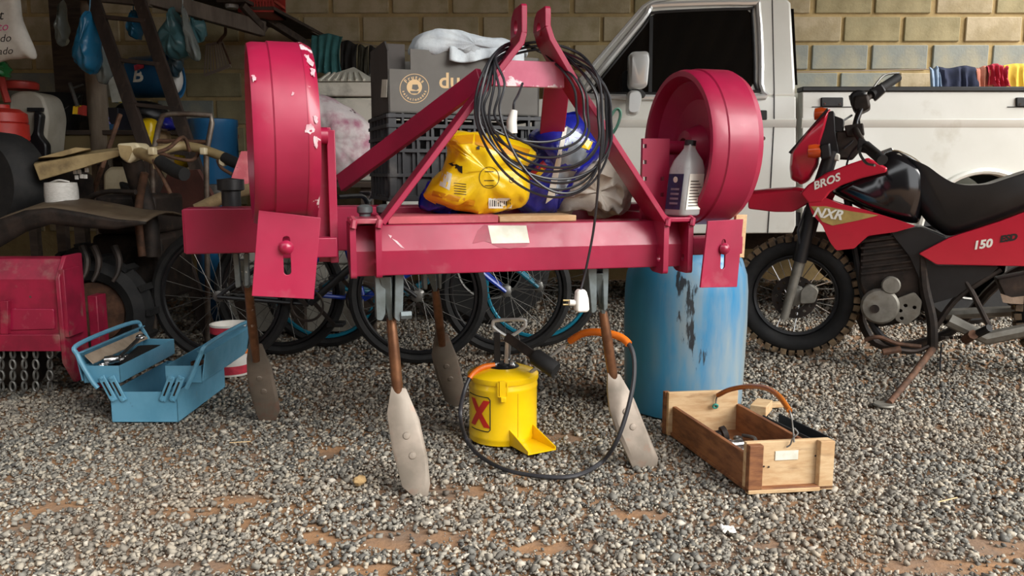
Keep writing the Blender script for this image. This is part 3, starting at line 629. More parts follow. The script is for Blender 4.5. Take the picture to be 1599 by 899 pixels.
# handlebar
hb = [FB.p(1372, 243, -.42), FB.p(1350, 226, -.3), FB.p(1338, 207, -.12), FB.p(1336, 196, 0), FB.p(1344, 170, .14), FB.p(1358, 150, .3), FB.p(1378, 136, .4)]
MB().tube(spl(hb, 5), .015, 10).build('handlebar', M['darkiron'], bike)
MB().tube([FB.p(1352, 228, -.3), FB.p(1378, 250, -.44)], .024, 10).build('grip', M['rubber'], bike)
MB().tube([FB.p(1360, 148, .3), FB.p(1402, 121, .46)], .023, 10).build('grip', M['rubber'], bike)
body('switch_housing', [(1340, 214), (1358, 222), (1356, 240), (1338, 236)], -.32, -.24, M['black'], rnd=.01)
body('throttle_housing', [(1356, 140), (1376, 130), (1384, 142), (1366, 158)], .3, .37, M['black'], rnd=.01)
body('handlebar_clamp', [(1318, 196), (1348, 192), (1350, 210), (1322, 214)], -.07, .07, M['darkiron'], rnd=.008)
body('speedometer', [(1296, 178), (1318, 186), (1316, 206), (1300, 204)], -.06, .06, M['black'], rnd=.012)
body('mirror_perch', [(1332, 150), (1356, 146), (1360, 168), (1340, 178), (1330, 170)], .12, .3, M['darkiron'], rnd=.015)
for t_ in (.02, .05, .08): MB().torus(FB.p(1362 + 220 * t_, 146 - 130 * t_, .32 + t_), (FB.p(1402, 121, .46) - FB.p(1360, 148, .3)), .021, .005, 14, 6).build('grip_ring', M['rubber'], bike)
body('brake_reservoir', [(1326, 147), (1338, 139), (1353, 142), (1356, 160), (1344, 172), (1328, 166)], .16, .24, M['black'], rnd=.02)
for a in ([(1348, 172, .2), (1330, 158, .26), (1327, 150, .3)], [(1352, 226, -.3), (1342, 236, -.34), (1352, 254, -.4), (1366, 258, -.44)], [(1362, 140, .32), (1380, 118, .4), (1404, 114, .46)]):
    MB().tube(spl([FB.p(x, y, v) for x, y, v in a], 4), .006, 6).build('control_lever', M['grey_metal'], bike)
for a in ([(1346, 170, .1), (1338, 190, .0), (1335, 215, -.05), (1318, 232, -.07)], [(1332, 168, .18), (1342, 190, .02), (1340, 220, -.06)], [(1330, 180, .1), (1308, 195, .0), (1302, 205, 0)], [(1345, 222, -.2), (1330, 238, -.14), (1322, 262, -.11), (1336, 282, -.1)]):
    MB().tube(spl([FB.p(x, y, v) for x, y, v in a], 5), .005, 6).build('control_cable', M['cable'], bike)
# tank, shrouds, seat, side panels
body('fuel_tank', [(1294, 300), (1318, 284), (1352, 268), (1382, 236), (1400, 232), (1428, 244), (1450, 262), (1452, 300), (1436, 352), (1400, 346), (1350, 330)], -.13, .13, M['tank'], rnd=.03, taper=.72)
body('tank_cap', [(1375, 236), (1392, 230), (1398, 238), (1384, 243)], -.05, .04, M['chrome'], rnd=.005)
body('tank_sticker', [(1384, 244), (1404, 239), (1412, 246), (1394, 252)], -.105, -.095, M['paper'], rnd=.002, bev=0)
sh = body('tank_shroud', [(1249, 302), (1262, 288), (1290, 270), (1326, 256), (1356, 246), (1386, 262), (1384, 269), (1342, 279), (1312, 290), (1296, 300), (1284, 316), (1262, 318)], -.158, -.128, M['bikered'], rnd=.008, bev=.008)
sh2 = body('radiator_shroud', [(1262, 316), (1284, 307), (1312, 318), (1352, 328), (1404, 344), (1430, 353), (1400, 362), (1356, 368), (1342, 380), (1334, 388), (1306, 391), (1296, 378), (1284, 352), (1268, 334)], -.156, -.124, M['bikered'], rnd=.008, bev=.008)
body('shroud', [(1262, 300), (1350, 262), (1384, 266), (1312, 290), (1300, 312), (1420, 352), (1340, 382), (1306, 391), (1284, 345)], .124, .15, M['bikered'], rnd=.008, bev=.008)
body('shroud_decal', [(1266, 322), (1290, 322), (1330, 330), (1372, 336), (1340, 344), (1300, 352), (1284, 346)], -.1585, -.1555, M['gold'], parent=sh2, rnd=.002, bev=0)
def fbtext(s_, size, px, py, v, rot, m, parent, bold=0, sx=1.0):
    u0, z0 = FB.uz(px, py, v); c_, q_ = math.cos(R(rot)), math.sin(R(rot))
    return text(s_, size, lambda x, y, d: FB.w(u0 + (x * c_ - y * q_) * sx, v - .001 - d, z0 + x * q_ + y * c_), m, parent, bold=bold, shear=.3, th=.001)
M['white_print'] = mat('white_print', '#e8e6dc', None, rough=.5)
M['black_print'] = mat('black_print', '#15130f', None, rough=.6)
fbtext('NXR', .062, 1292, 334, -.1595, -6, M['white_print'], sh2, bold=.002)
fbtext('BROS', .05, 1290, 284, -.159, 22, M['white_print'], sh, bold=.0015)
body('seat', [(1399, 236), (1430, 250), (1456, 270), (1480, 284), (1510, 289), (1552, 287), (1590, 274), (1640, 258), (1700, 250), (1700, 300), (1640, 318), (1560, 348), (1482, 372), (1452, 352), (1428, 320), (1414, 290), (1420, 262)], -.12, .12, M['seat'], rnd=.03, taper=.78)
tp = body('tail_panel', [(1434, 396), (1482, 371), (1560, 346), (1650, 312), (1720, 300), (1700, 350), (1610, 416), (1462, 413)], -.145, -.115, M['bikered'], rnd=.008, bev=.008)
body('tail_panel', [(1440, 396), (1482, 371), (1560, 346), (1650, 312), (1700, 310), (1610, 400), (1462, 408)], .115, .14, M['bikered'], rnd=.008, bev=.008)
fbtext('150', .05, 1533, 382, -.1455, 12, M['white_print'], tp, bold=.002); fbtext('ESD', .038, 1574, 372, -.1455, 12, M['black_print'], tp, bold=.002)
body('side_cover', [(1390, 362), (1438, 354), (1480, 372), (1436, 396), (1462, 414), (1560, 416), (1530, 446), (1498, 462), (1442, 478), (1438, 440), (1420, 400)], -.12, .12, M['black'], rnd=.01)
# engine
body('engine_block', [(1346, 378), (1420, 366), (1436, 400), (1440, 470), (1430, 500), (1370, 512), (1352, 470), (1340, 440)], -.1, .1, M['darkiron'], rnd=.02)
for i in range(6): body('cooling_fin', [(1344, 376 + i * 10), (1424, 366 + i * 10), (1425, 369 + i * 10), (1345, 379 + i * 10)], -.112, .112, M['darkiron'], rnd=.001, bev=0)
MB().lathe([(.085, 0), (.085, .02), (.075, .032), (.03, .036), (.001, .03)], FB.p(1374, 477, -.11), -FB.n, 28).build('crankcase_cover', M['alu'], bike)
MB().lathe([(.02, 0), (.02, .006), (.001, .006)], FB.p(1366, 482, -.147), -FB.n, 16).build('cover_plug', M['darkiron'], bike)
MB().lathe([(.04, 0), (.042, .03), (.036, .038), (.001, .038)], FB.p(1391, 444, -.11), -FB.n, 22).build('starter_cover', M['alu'], bike)
o = [FB.uz(x, y, -.125) for x, y in ((1400, 466), (1428, 456), (1440, 470), (1436, 492), (1416, 508), (1398, 500))]
hl = [circ(*FB.uz(x, y, -.125), .009, n=8) for x, y in ((1406, 485), (1414, 477), (1428, 480), (1408, 497))] 
MB().prism(rnd_poly(o, .012), FB, -.125, -.11, hl).build('sprocket_cover', M['alu'], bike, bevel=.002)
# frame tubes, gear lever, side stand, pegs, swing arm, chain
def ft(name, pts, r, m, parent=bike, n=8): return MB().tube(spl([FB.p(x, y, v) for x, y, v in pts], 4), r, n).build(name, m, parent)
ft('down_tube', [(1320, 290, -.03), (1338, 400, -.05), (1356, 490, -.07), (1385, 532, -.08), (1440, 545, -.08)], .019, M['black'])
ft('frame_tube', [(1440, 400, -.1), (1444, 450, -.11), (1455, 500, -.12), (1456, 545, -.12)], .024, M['darkiron'])
ft('frame_tube', [(1455, 520, -.11), (1490, 470, -.11), (1530, 440, -.11), (1562, 420, -.1)], .014, M['darkiron'])
ft('gear_lever', [(1350, 531, -.17), (1372, 526, -.17), (1400, 536, -.16), (1438, 541, -.14)], .01, M['rust'])
ft('gear_pedal', [(1378, 550, -.2), (1406, 545, -.18)], .016, M['rust']); ft('gear_lever', [(1400, 546, -.18), (1430, 548, -.15), (1450, 540, -.13)], .012, M['darkiron'])
su = FB.uz(1456, 545, -.13); foot = G(1388, 634); MB().tube([FB.w(su[0], -.13, su[1]), FB.w(su[0], -.13, su[1]).lerp(foot, .5), foot + Vector((0, 0, .012))], [.017, .014, .012], 10).build('side_stand', M['rust'], bike)
MB().prism(circ(0, 0, .045, .028, 14), Frame(foot.x, foot.y), -.001, .002) if False else MB().lathe([(.001, 0), (.04, 0), (.042, .004), (.038, .009), (.001, .01)], (foot.x - .02, foot.y, .002), (0, 0, 1), 16).build('stand_foot', M['alu'], bike)
ft('foot_peg', [(1508, 530, -.12), (1520, 522, -.2)], .022, M['rust']); ft('foot_peg', [(1512, 528, -.15), (1545, 512, -.22)], .018, M['rubber'])
ft('peg_bracket', [(1545, 510, -.13), (1520, 460, -.12), (1508, 440, -.11)], .012, M['darkiron'])
MB().tube([FB.p(1482, 500, -.09), FB.p(1540, 528, -.1), FB.w(1.26, -.1, .31)], .026, 8, sy=1.2).build('swing_arm', M['alu'], bike)
MB().tube([FB.w(FB.uz(1482, 500, -.09)[0], .09, FB.uz(1482, 500, -.09)[1]), FB.w(1.26, .1, .31)], .026, 8).build('swing_arm', M['alu'], bike)
a, b = FB.p(1470, 528, -.06), FB.w(1.23, -.06, .235); L_ = (b - a).length; nl = 34
for i in range(nl):
    p0, p1 = a.lerp(b, i / nl), a.lerp(b, (i + .86) / nl)
    MB().bar(p0, p1, .008 if i % 2 else .012, .014).build('chain_link', M['grey_metal'] if i % 2 else M['darkiron'], bike)
ft('breather_hose', [(1470, 535, -.1), (1468, 570, -.1), (1468, 603, -.1)], .004, M['cable'])
ft('exhaust_pipe', [(1350, 450, .1), (1345, 500, .13), (1380, 540, .14), (1480, 520, .15), (1560, 440, .16), (1640, 400, .17)], .022, M['darkiron'])
body('battery_box', [(1556, 436), (1599, 428), (1640, 420), (1640, 470), (1575, 478)], -.06, .06, M['darkiron'])
ft('shock_spring', [(1575, 450, 0), (1610, 500, 0), (1640, 540, 0)], .03, M['gold'])
body('chrome_tag', [(1562, 458), (1580, 464), (1599, 462), (1598, 475), (1578, 474), (1566, 472)], -.075, -.07, M['chrome'], rnd=.002, bev=0)
wheel(1.26, .31, .31, 1.15, 44, 'rear_wheel')
body('rear_mudguard', [(1640, 330), (1740, 300), (1800, 330), (1790, 345), (1730, 330), (1650, 360)], -.07, .07, M['black'])
# ================================================================ soft and printed things: helpers
from mathutils.bvhtree import BVHTree
def pillow(pix, F, v, depth, amp=.006, ns=18, seed=0, k=5, pw=.55, rows=16, back=1.0, fold=0.0, nf=9, top=None):
    """inflated bag following an outline seen at plane v; depth = half thickness"""
    o = spl([Vector((*F.uz(x, y, v), 0)) for x, y in pix], k, True); c = sum(o, Vector()) / len(o); m = MB(); rings = []
    for i in range(rows + 1):
        a = -math.pi / 2 + math.pi * i / rows; s_ = max(.04, math.cos(a) ** pw); d = math.sin(a) * depth * (back if a > 0 else 1); rg = []
        for q in o:
            dx_, dz_ = q.x - (c.x if top is None else F.uz(*top, v)[0]), q.y - (c.y if top is None else F.uz(*top, v)[1]); th_ = math.atan2(dz_, dx_)
            u, z = c.x + (q.x - c.x) * s_, c.y + (q.y - c.y) * s_
            w = amp * (nz(u, z, d + seed, ns) + .6 * nz(u, z, d + seed + 5, ns * 2.2))
            fo = fold * (math.sin(th_ * nf + seed + 2.5 * nz(u, z, seed, 9)) + .5 * math.sin(th_ * nf * 2.3 + seed * 2)) * min(1, 1.6 * abs(math.cos(a)))
            d += 0; rg.append(F.w(u + w * (q.x - c.x) * 4, v + d + (w * 1.5 + fo) * (1 if a < 0 else -1), z + w * .8 + fo * .3))
        rings.append(rg)
    return m.loft(rings)
def bvh(m): return BVHTree.FromPolygons([Vector(v) for v in m.v], m.f)
def hit(t, px, py, off=.0012):
    d = ray(px, py).normalized(); h = t.ray_cast(EYE, d)
    if h[0] is None: h = t.find_nearest(EYE + d * (t.find_nearest(EYE + d * 2.5)[0] - EYE).length); return h[0] - d * off
    return h[0] - d * off
def decal(t, q, m, parent, name='printed_patch', nu=8, nv=8, off=.0014):
    """printed patch laid on a curved surface; q = four corners as seen"""
    def fn(a, b): 
        x = (q[0][0] * (1 - a) + q[1][0] * a) * (1 - b) + (q[3][0] * (1 - a) + q[2][0] * a) * b; y = (q[0][1] * (1 - a) + q[1][1] * a) * (1 - b) + (q[3][1] * (1 - a) + q[2][1] * a) * b
        return hit(t, x, y, off)
    return MB().grid(fn, nu, nv).build(name, m, parent)
def dtext(t, s, hpx, px, py, rot, m, parent, off=.0016, bold=0, th=.0, shear=0):
    c_, q_ = math.cos(R(rot)), math.sin(R(rot))
    return text(s, hpx, lambda x, y, d: hit(t, px + x * c_ + y * q_, py + x * q_ - y * c_, off), m, parent, bold=bold, th=0, shear=shear)
def bring(t, cx, cy, rx, ry, wpx, m, parent, n=40, name='printed_ring', off=.0015):
    vs = []; 
    for i in range(n):
        a = 2 * math.pi * i / n
        for r in (0, wpx): vs.append(hit(t, cx + (rx + r) * math.cos(a), cy + (ry + r) * math.sin(a), off))
    return MB().add(vs, [(2 * i, 2 * i + 1, (2 * i + 3) % (2 * n), (2 * i + 2) % (2 * n)) for i in range(n)]).build(name, m, parent)
M['bag_yellow'] = mat('yellow_film', '#f6d012', '#eec00c', rough=.3, scale=9, coat=.3, bump=.25, bscale=14)
M['bag_blue'] = mat('dark_blue_film', '#20289a', '#1a2080', rough=.25, scale=8, coat=.4, bump=.3, bscale=16)
M['bag_silver'] = mat('grey_film', '#8d959c', '#6d757c', rough=.3, metal=.3, scale=12)
M['print_orange'] = mat('ochre_print', '#d99a12', '#c9880c', rough=.4, scale=14)
M['print_red'] = mat('red_print', '#c23a4a', '#a02c3c', rough=.4, scale=30)
M['print_blue'] = mat('lilac_print', '#8a90d8', None, rough=.4)
M['film_clear'] = mat('milky_plastic_film', '#c8bcac', '#ddd4c6', rough=.35, scale=12, trans=.35, dust=('#8a6a4a', .62, 14), bump=.4, bscale=22)
# ---------------------------------------------------------------- planks on the beam
def plank(x0, x1, y, v0, v1, th, label, m):
    u0, u1 = FI.uz(x0, y, v0)[0], FI.uz(x1, y, v0)[0]
    one('plank', label, 'plank', MB().boxF(FI, u0, u1, v0, v1, Zt + .001, Zt + .001 + th), m, bevel=.0015)
plank(606, 778, 338, .085, .26, .021, 'flaking pink painted plank lying on the red beam under the yellow bag', M['wood_pink'])
plank(780, 900, 338, .10, .24, .017, 'bare brown wooden plank lying on the red beam beside the pink plank', M['wood_raw'])
ZP = Zt + .023
# steel pins behind the bracket
for x in (570, 600): MB().lathe([(.016, 0), (.016, .03), (.022, .035), (.022, .05), (.012, .056), (.001, .057)], FI.w(FI.uz(x, 340, .13)[0], .13, Zt - .002), (0, 0, 1), 14).build('locking_pin', M['steel'], sub)
MB().boxF(FI, FI.uz(563, 340, .13)[0], FI.uz(606, 340, .13)[0], .11, .15, Zt, Zt + .02).build('pin_plate', M['steel'], sub, bevel=.003)
# ---------------------------------------------------------------- bags
yp = [(664, 312), (672, 288), (692, 262), (700, 238), (694, 222), (704, 211), (740, 208), (800, 218), (834, 236), (836, 246), (818, 268), (826, 296), (820, 322), (790, 332), (740, 333), (690, 326)]
m = pillow(yp, FI, .2, .085, amp=.016, seed=1, fold=.004, nf=7, ns=15, top=(715, 214)); b = one('pet_food_bag', 'crumpled yellow plastic feed bag with a barcode lying on the planks', 'bag', m, M['bag_yellow'], ang=60); t = bvh(m)
lo = min(v[2] for v in m.v); b.location.z += max(0, ZP - lo) * .5
decal(t, [(698, 216), (740, 212), (738, 226), (696, 230)], M['print_orange'], b); decal(t, [(742, 212), (828, 236), (822, 252), (742, 228)], M['print_orange'], b); decal(t, [(676, 300), (742, 316), (740, 324), (674, 308)], M['print_orange'], b)
decal(t, [(692, 268), (706, 274), (702, 300), (686, 292)], M['paper'], b, 'sticker', 4, 4)
bc = decal(t, [(763, 312), (800, 312), (799, 328), (763, 328)], M['white_print'], b, 'barcode', 4, 3)
for i in range(11): decal(t, [(765 + i * 3.1, 314), (765 + i * 3.1 + 1 + (i % 3) * .5, 314), (765 + i * 3.1 + 1 + (i % 3) * .5, 325), (765 + i * 3.1, 325)], M['black_print'], bc, 'barcode_line', 1, 3, .002)
bring(t, 764, 280, 15, 16, .9, M['black_print'], b); bring(t, 799, 284, 3, 3.5, .9, M['black_print'], b, 14)
for y, w_ in ((270, 14), (284, 16), (292, 14)): decal(t, [(764 - w_ / 2, y), (764 + w_ / 2, y), (764 + w_ / 2, y + 1.2), (764 - w_ / 2, y + 1.2)], M['black_print'], b, 'printed_line', 5, 1)
for i in range(5): decal(t, [(709, 288 + i * 4), (728, 290 + i * 4), (728, 291 + i * 4), (709, 289 + i * 4)], M['black_print'], b, 'printed_line', 5, 1)
for q in ([(700, 258), (708, 256), (718, 262), (712, 266)], [(712, 262), (722, 262), (722, 274), (716, 270)], [(744, 232), (749, 230), (749, 236), (745, 236)]): decal(t, q, M['black_print'], b, 'torn_hole', 2, 2)
bl = [(655, 326), (660, 300), (674, 282), (684, 290), (700, 312), (760, 324), (780, 334), (720, 336), (680, 335)]
one('blue_bag', 'dark blue plastic bag tucked under the yellow bag by the crate', 'bag', pillow(bl, FI, .26, .07, amp=.012, seed=4, fold=.004), M['bag_blue'], ang=60)
bb = [(800, 300), (812, 262), (836, 238), (826, 214), (846, 198), (884, 180), (916, 186), (934, 214), (932, 246), (906, 268), (884, 300), (866, 326), (856, 342), (838, 341), (820, 334), (806, 322)]
m = pillow(bb, FI, .3, .09, amp=.018, seed=9, fold=.005, nf=8, ns=14, top=(856, 340)); b = one('pet_food_bag', 'dark blue plastic feed bag with red emblem and white stripe behind the coiled cable', 'bag', m, M['bag_blue'], ang=60); t = bvh(m)
decal(t, [(884, 196), (930, 222), (882, 296), (866, 306)], M['bag_silver'], b); decal(t, [(880, 200), (886, 198), (866, 308), (852, 318)], M['white_print'], b, nu=3, nv=14, off=.0022)
decal(t, [(848, 250), (856, 260), (834, 282), (820, 276)], M['print_red'], b); decal(t, [(846, 262), (852, 266), (842, 276), (836, 272)], M['bag_yellow'], b, off=.003)
decal(t, [(914, 216), (926, 222), (920, 234), (908, 230)], M['bag_yellow'], b, off=.003)
dtext(t, 'TO', 13, 834, 240, -60, M['print_blue'], b)
pl = [(866, 328), (872, 300), (884, 276), (906, 256), (940, 250), (966, 262), (986, 286), (984, 312), (970, 334), (944, 340), (928, 332), (918, 318), (900, 322), (888, 336)]
one('plastic_bundle', 'crumpled milky plastic sheeting bundled on the red frame beside the mast bar', 'plastic bag', pillow(pl, FI, .3, .07, amp=.026, seed=21, ns=20, fold=.003, nf=11), M['film_clear'], ang=60)
m = MB().tube(spl([P(952, 226, 2.75), P(948, 200, 2.75), P(956, 178, 2.75), P(964, 170, 2.75), P(969, 178, 2.75), P(964, 196, 2.75), P(954, 214, 2.76), P(946, 240, 2.76), P(936, 256, 2.74)], 5), .01, 6, sx=1.6, sy=.5)
one('strap', 'pale green plastic strap looped behind the right mast bar', 'strap', m, mat('pale_green_strap', '#7fc0a6', None, rough=.4, trans=.2))
# ---------------------------------------------------------------- black crate, printed carton, white sheet
FC = Frame(P(607, 250, 2.80).x, 2.80, 20)
cu1 = FC.uz(846, 250)[0]; cz0 = zr1 + .004; cz1 = FC.uz(610, 176)[1]; cd = .36
crate = thing('plastic_crate', 'dark grey slotted plastic harvest crate behind the yellow bag', 'crate', FC.w(cu1 / 2, cd / 2, cz0))
MB().boxF(FC, .0, cu1, 0, cd, cz0, cz0 + .02).build('floor_panel', M['crate'], crate)
for u, v in ((0, 0), (cu1 - .03, 0), (0, cd - .03), (cu1 - .03, cd - .03)): MB().boxF(FC, u, u + .03, v, v + .03, cz0, cz1).build('corner_post', M['crate'], crate, bevel=.004)
hh = cz1 - cz0
for k in (0.02, .3, .58, .72, .86, .97):
    z = cz0 + hh * k
    for v in (0, cd - .012): MB().boxF(FC, .0, cu1, v - .004, v + .012, z - .006, z + .006).build('rail', M['crate'], crate)
    for u in (0, cu1 - .012): MB().boxF(FC, u - .004, u + .012, 0, cd, z - .006, z + .006).build('rail', M['crate'], crate)
for i in range(1, 11):
    u = cu1 * i / 11; MB().boxF(FC, u - .004, u + .004, -.003, .02, cz0, cz1).build('rib', M['crate'], crate)
for i in range(1, 6):
    v = cd * i / 6
    MB().boxF(FC, -.003, .02, v - .004, v + .004, cz0, cz1).build('rib', M['crate'], crate)
for i in range(30):
    u = .04 + (cu1 - .08) * i / 29
    if i % 3 == 2: continue
    MB().boxF(FC, u - .006, u + .006, .006, .012, cz0 + hh * .3, cz0 + hh * .86).build('slat', M['crate'], crate)
for v in (.008, cd - .012): MB().boxF(FC, .01, cu1 - .01, v, v + .005, cz0, cz0 + hh * .3).build('side_panel', M['crate'], crate)
MB().boxF(FC, .01, cu1 - .01, cd - .02, cd - .015, cz0, cz0 + hh * .97).build('back_panel', M['crate'], crate)
MB().boxF(FC, .01, cu1 - .01, .014, .018, cz0, cz0 + hh * .58).build('inner_panel', M['crate'], crate)
MB().boxF(FC, .006, .012, .01, cd - .01, cz0, cz0 + hh * .58).build('side_panel', M['crate'], crate)
MB().boxF(FC, cu1 - .012, cu1 - .006, .01, cd - .01, cz0, cz0 + hh * .86).build('side_panel', M['crate'], crate)
FX = Frame(*FC.w(.004, .004, 0)[:2], 20); bz = cz1 + .001
ux = lambda x, y: FX.uz(x, y)
box = thing('printed_carton', 'grey cardboard fruit carton with a round emblem standing on the black crate', 'box', FX.w(cu1 / 2, .17, bz))
zz1, zz2 = ux(625, 108)[1], ux(660, 77)[1]; ue = ux(842, 100)[0]; us = ux(641, 100)[0]
MB().prism([(0, bz), (0, zz1), (us, zz1), (us, zz2), (ue, zz2 - .01), (ue, bz)], FX, 0, .006).build('front_panel', M['boxgrey'], box)
FL = Frame(*FX.w(0, 0, 0)[:2], 110)
zl = ux(600, 70)[1]
MB().prism([(.0, bz), (0, zz1 + .06), (.05, zl + .02), (.32, zl + .02), (.32, bz)], FL, 0, -.006).build('side_panel', M['boxdark'], box)
MB().boxF(FX, 0, ue, .32, .326, bz, zz2).build('back_panel', M['boxgrey'], box); MB().boxF(FX, ue - .006, ue, 0, .32, bz, zz2 - .01).build('side_panel', M['boxgrey'], box); MB().boxF(FX, 0, ue, 0, .32, bz, bz + .005).build('bottom_panel', M['boxgrey'], box)
MB().boxF(FX, .0, us - .008, .05, .055, zz1 - .02, ux(625, 70)[1] + .01).build('corner_flap', M['boxdark'], box)
MB().pp([(597, 124), (605, 124), (604, 152), (595, 152)], Frame(*FX.w(-.0075, .06, 0)[:2], 110), 0, .001).build('sticker', M['paper'], box)
def boxprint(fn, name='printed_emblem'): return fn
def bxy(px, py, d=.0): return FX.w(*(lambda a: (a[0], -.0008 - d, a[1]))(ux(px, py)))
def bring2(cx, cy, r0, r1, n=36):
    vs = []
    for i in range(n):
        a = 2 * math.pi * i / n; vs += [bxy(cx + r0 * math.cos(a), cy + r0 * math.sin(a)), bxy(cx + r1 * math.cos(a), cy + r1 * math.sin(a))]
    return MB().add(vs, [(2 * i, 2 * i + 1, (2 * i + 3) % (2 * n), (2 * i + 2) % (2 * n)) for i in range(n)]).build('emblem_ring', M['tan'], box)
bring2(647, 138, 22, 23); 
MB().add([bxy(647 + 12 * math.cos(a), 136 + 12 * math.sin(a)) for a in np.linspace(0, 6.1, 28)], [tuple(range(28))]).build('emblem_disc', M['tan'], box)
for q in ([(640, 142), (654, 142), (652, 146), (642, 146)], [(644, 132), (652, 132), (654, 138), (650, 141), (643, 139)]):
    MB().add([bxy(x, y, .0005) for x, y in q], [tuple(range(len(q)))]).build('emblem_fruit', M['boxgrey'], box)
def arctext(s, cx, cy, r, a0, step, size, up=1):
    for i, ch in enumerate(s):
        a = R(a0 + step * i); qx, qy = cx + r * math.cos(a), cy - r * math.sin(a); ro = (math.pi / 2 - a) if up > 0 else (-math.pi / 2 - a)
        c_, s_ = math.cos(ro), math.sin(ro)
        text(ch, size, lambda x, y, d: bxy(qx + x * c_ + y * s_, qy + x * s_ - y * c_), M['tan'], box, bold=.2, th=0)
arctext('Frutas', 647, 138, 17, 140, -20, 8.5); arctext('selecionadas', 647, 138, 17.5, 196, 13.5, 5.5, -1)
for s_, x, sz in (('du', 702, 34), ('.', 724, 30), ('o', 742, 26)): text(s_, sz, lambda a, b, d: bxy(x + a, 127 - b), M['tan'], box, bold=.6, th=0)
sheet = [(640, 84), (646, 60), (668, 47), (700, 48), (740, 57), (790, 66), (816, 76), (816, 92), (770, 98), (716, 98), (670, 92)]
m = pillow(sheet, FX, .09, .11, amp=.012, seed=31, ns=14, fold=.006, nf=9)
M['sheet'] = (mat('white_cotton', '#ccd3d6', '#b4bcc2', rough=.9, scale=12, dust=('#8c8f92', .62, 10), bump=.5, bscale=25))
ws_ = thing('white_sheet', 'white cotton sheet bundled on top of the printed grey carton', 'cloth', FX.p(715, 80, .05)); m.build('bundle', M['sheet'], ws_, ang=70)
def drp(u, v):
    x = 702 + 116 * u; y = 72 + (22 + 4 * math.sin(u * 8)) * v; return FX.p(x, y, -.008 - .012 * v * (1 + math.sin(u * 23)) - .004)
MB().grid(drp, 30, 8).build('overhang', M['sheet'], ws_, solid=.004)
# ---------------------------------------------------------------- coiled cable over the mast
cab = thing('extension_cable', 'black electric cable coiled over the red mast with a white plug hanging down', 'cable', FI.w(.45, -.06, Zt))
pts = []; loops = [(742, 900, 222), (748, 918, 246), (744, 936, 268), (756, 948, 286), (742, 952, 308), (764, 934, 262), (752, 946, 296), (772, 912, 232), (748, 954, 280), (780, 940, 302)]
for k, (xl, xr, yb) in enumerate(loops):
    yt = 66 + (k % 4) * 6; vv = -.012 - .005 * k; cx_, ax_ = (xl + xr) / 2, (xr - xl) / 2; y0_ = 172 + (k % 3) * 6
    lo_ = [(cx_ - ax_ * math.cos(t) + 22 * math.sin(t), y0_ + (yb - y0_) * math.sin(t), vv - .004 * math.sin(t)) for t in np.linspace(0, math.pi, 8)]
    for (x, y, v) in [(806, yt, .13 + .003 * k), (774, yt + 16, .06 + vv), (xl + 8, yt + 58, vv + .01)] + lo_ + [(xr - 3, 140 + k % 3 * 5, vv + .004), (xr - 20, 112 + k % 3 * 4, vv + .03), (xr - 48, yt + 18, .1 + .003 * k), (850, yt, .135 + .003 * k)]:
        pts.append(FI.p(x, y, v))
pts += [FI.p(925, 105, -.06), FI.p(940, 180, -.09), FI.p(936, 260, -.09), FI.p(928, 350, -.06), FI.p(915, 420, -.05), FI.p(907, 452, -.06)]
MB().tube(spl(pts, 6), .0036, 7).build('coil', M['cable'], cab)
pc = FI.p(907, 455, -.06)
pg = MB().loft([[pc + FI.u * a * w + FI.n * b * .014 + Vector((0, 0, -h)) + FI.u * s_ for a, b in ((-1, -1), (1, -1), (1, 1), (-1, 1))] for h, w, s_ in ((-.006, .008, 0), (.0, .014, 0), (.02, .018, .002), (.05, .02, .003), (.058, .014, .003))]).build('plug', M['white'], cab, bevel=.005)
MB().tube([pc + FI.u * -.012 + Vector((0, 0, -.032)), pc + FI.u * -.034 + Vector((0, 0, -.03))], .009, 10).build('plug_neck', M['white'], pg)
for d in (-.006, .006): MB().tube([pc + FI.u * -.03 + Vector((0, 0, -.03 + d)), pc + FI.u * -.052 + Vector((0, 0, -.029 + d))], .0024, 6).build('prong', M['gold'], pg)
MB().tube([FI.p(803, 172, -.02), FI.p(799, 190, -.02), FI.p(800, 208, -.02)], [.009, .014, .014], 12).build('socket', M['white'], cab)
MB().tube(spl([FI.p(816, 130, .03), FI.p(809, 148, .0), FI.p(803, 160, -.02), FI.p(802, 174, -.02)], 4), .0036, 7).build('lead', M['cable'], cab)
# ---------------------------------------------------------------- oil bottle on the hitch bracket
M['pet'] = mat('clear_bottle_plastic', '#dfe2e2', None, rough=.12, trans=.55, ior=1.3, dust=('#b8bcbc', .58, 20))
ub_, zb_ = FI.uz(1064, 346, .05); up_ = (FI.u * .1 + Vector((0, 0, 1))).normalized(); bo = FI.w(ub_, .05, FI.uz(1040, 347)[1] + .016)
bot = thing('oil_bottle', 'clear plastic oil bottle with dark label standing on the red hitch bracket', 'bottle', bo)
bu, bv = Vector((.83, .56, 0)), Vector((-.56, .83, 0))
def bring_(w_, d_, h): return [bo + bu * a * w_ + bv * b * d_ + up_ * h for a, b in rnd_poly([(-1, -1), (1, -1), (1, 1), (-1, 1)], .45, 3)]
MB().loft([bring_(.036, .036, 0.001), bring_(.041, .041, .006), bring_(.042, .042, .09), bring_(.041, .041, .14), bring_(.034, .034, .165), bring_(.02, .02, .188), bring_(.014, .014, .2), bring_(.014, .014, .212)]).build('bottle_body', M['pet'], bot, ang=50)
MB().cyl(bo + up_ * .208, bo + up_ * .224, .017, 16).build('cap', M['black'], bot)
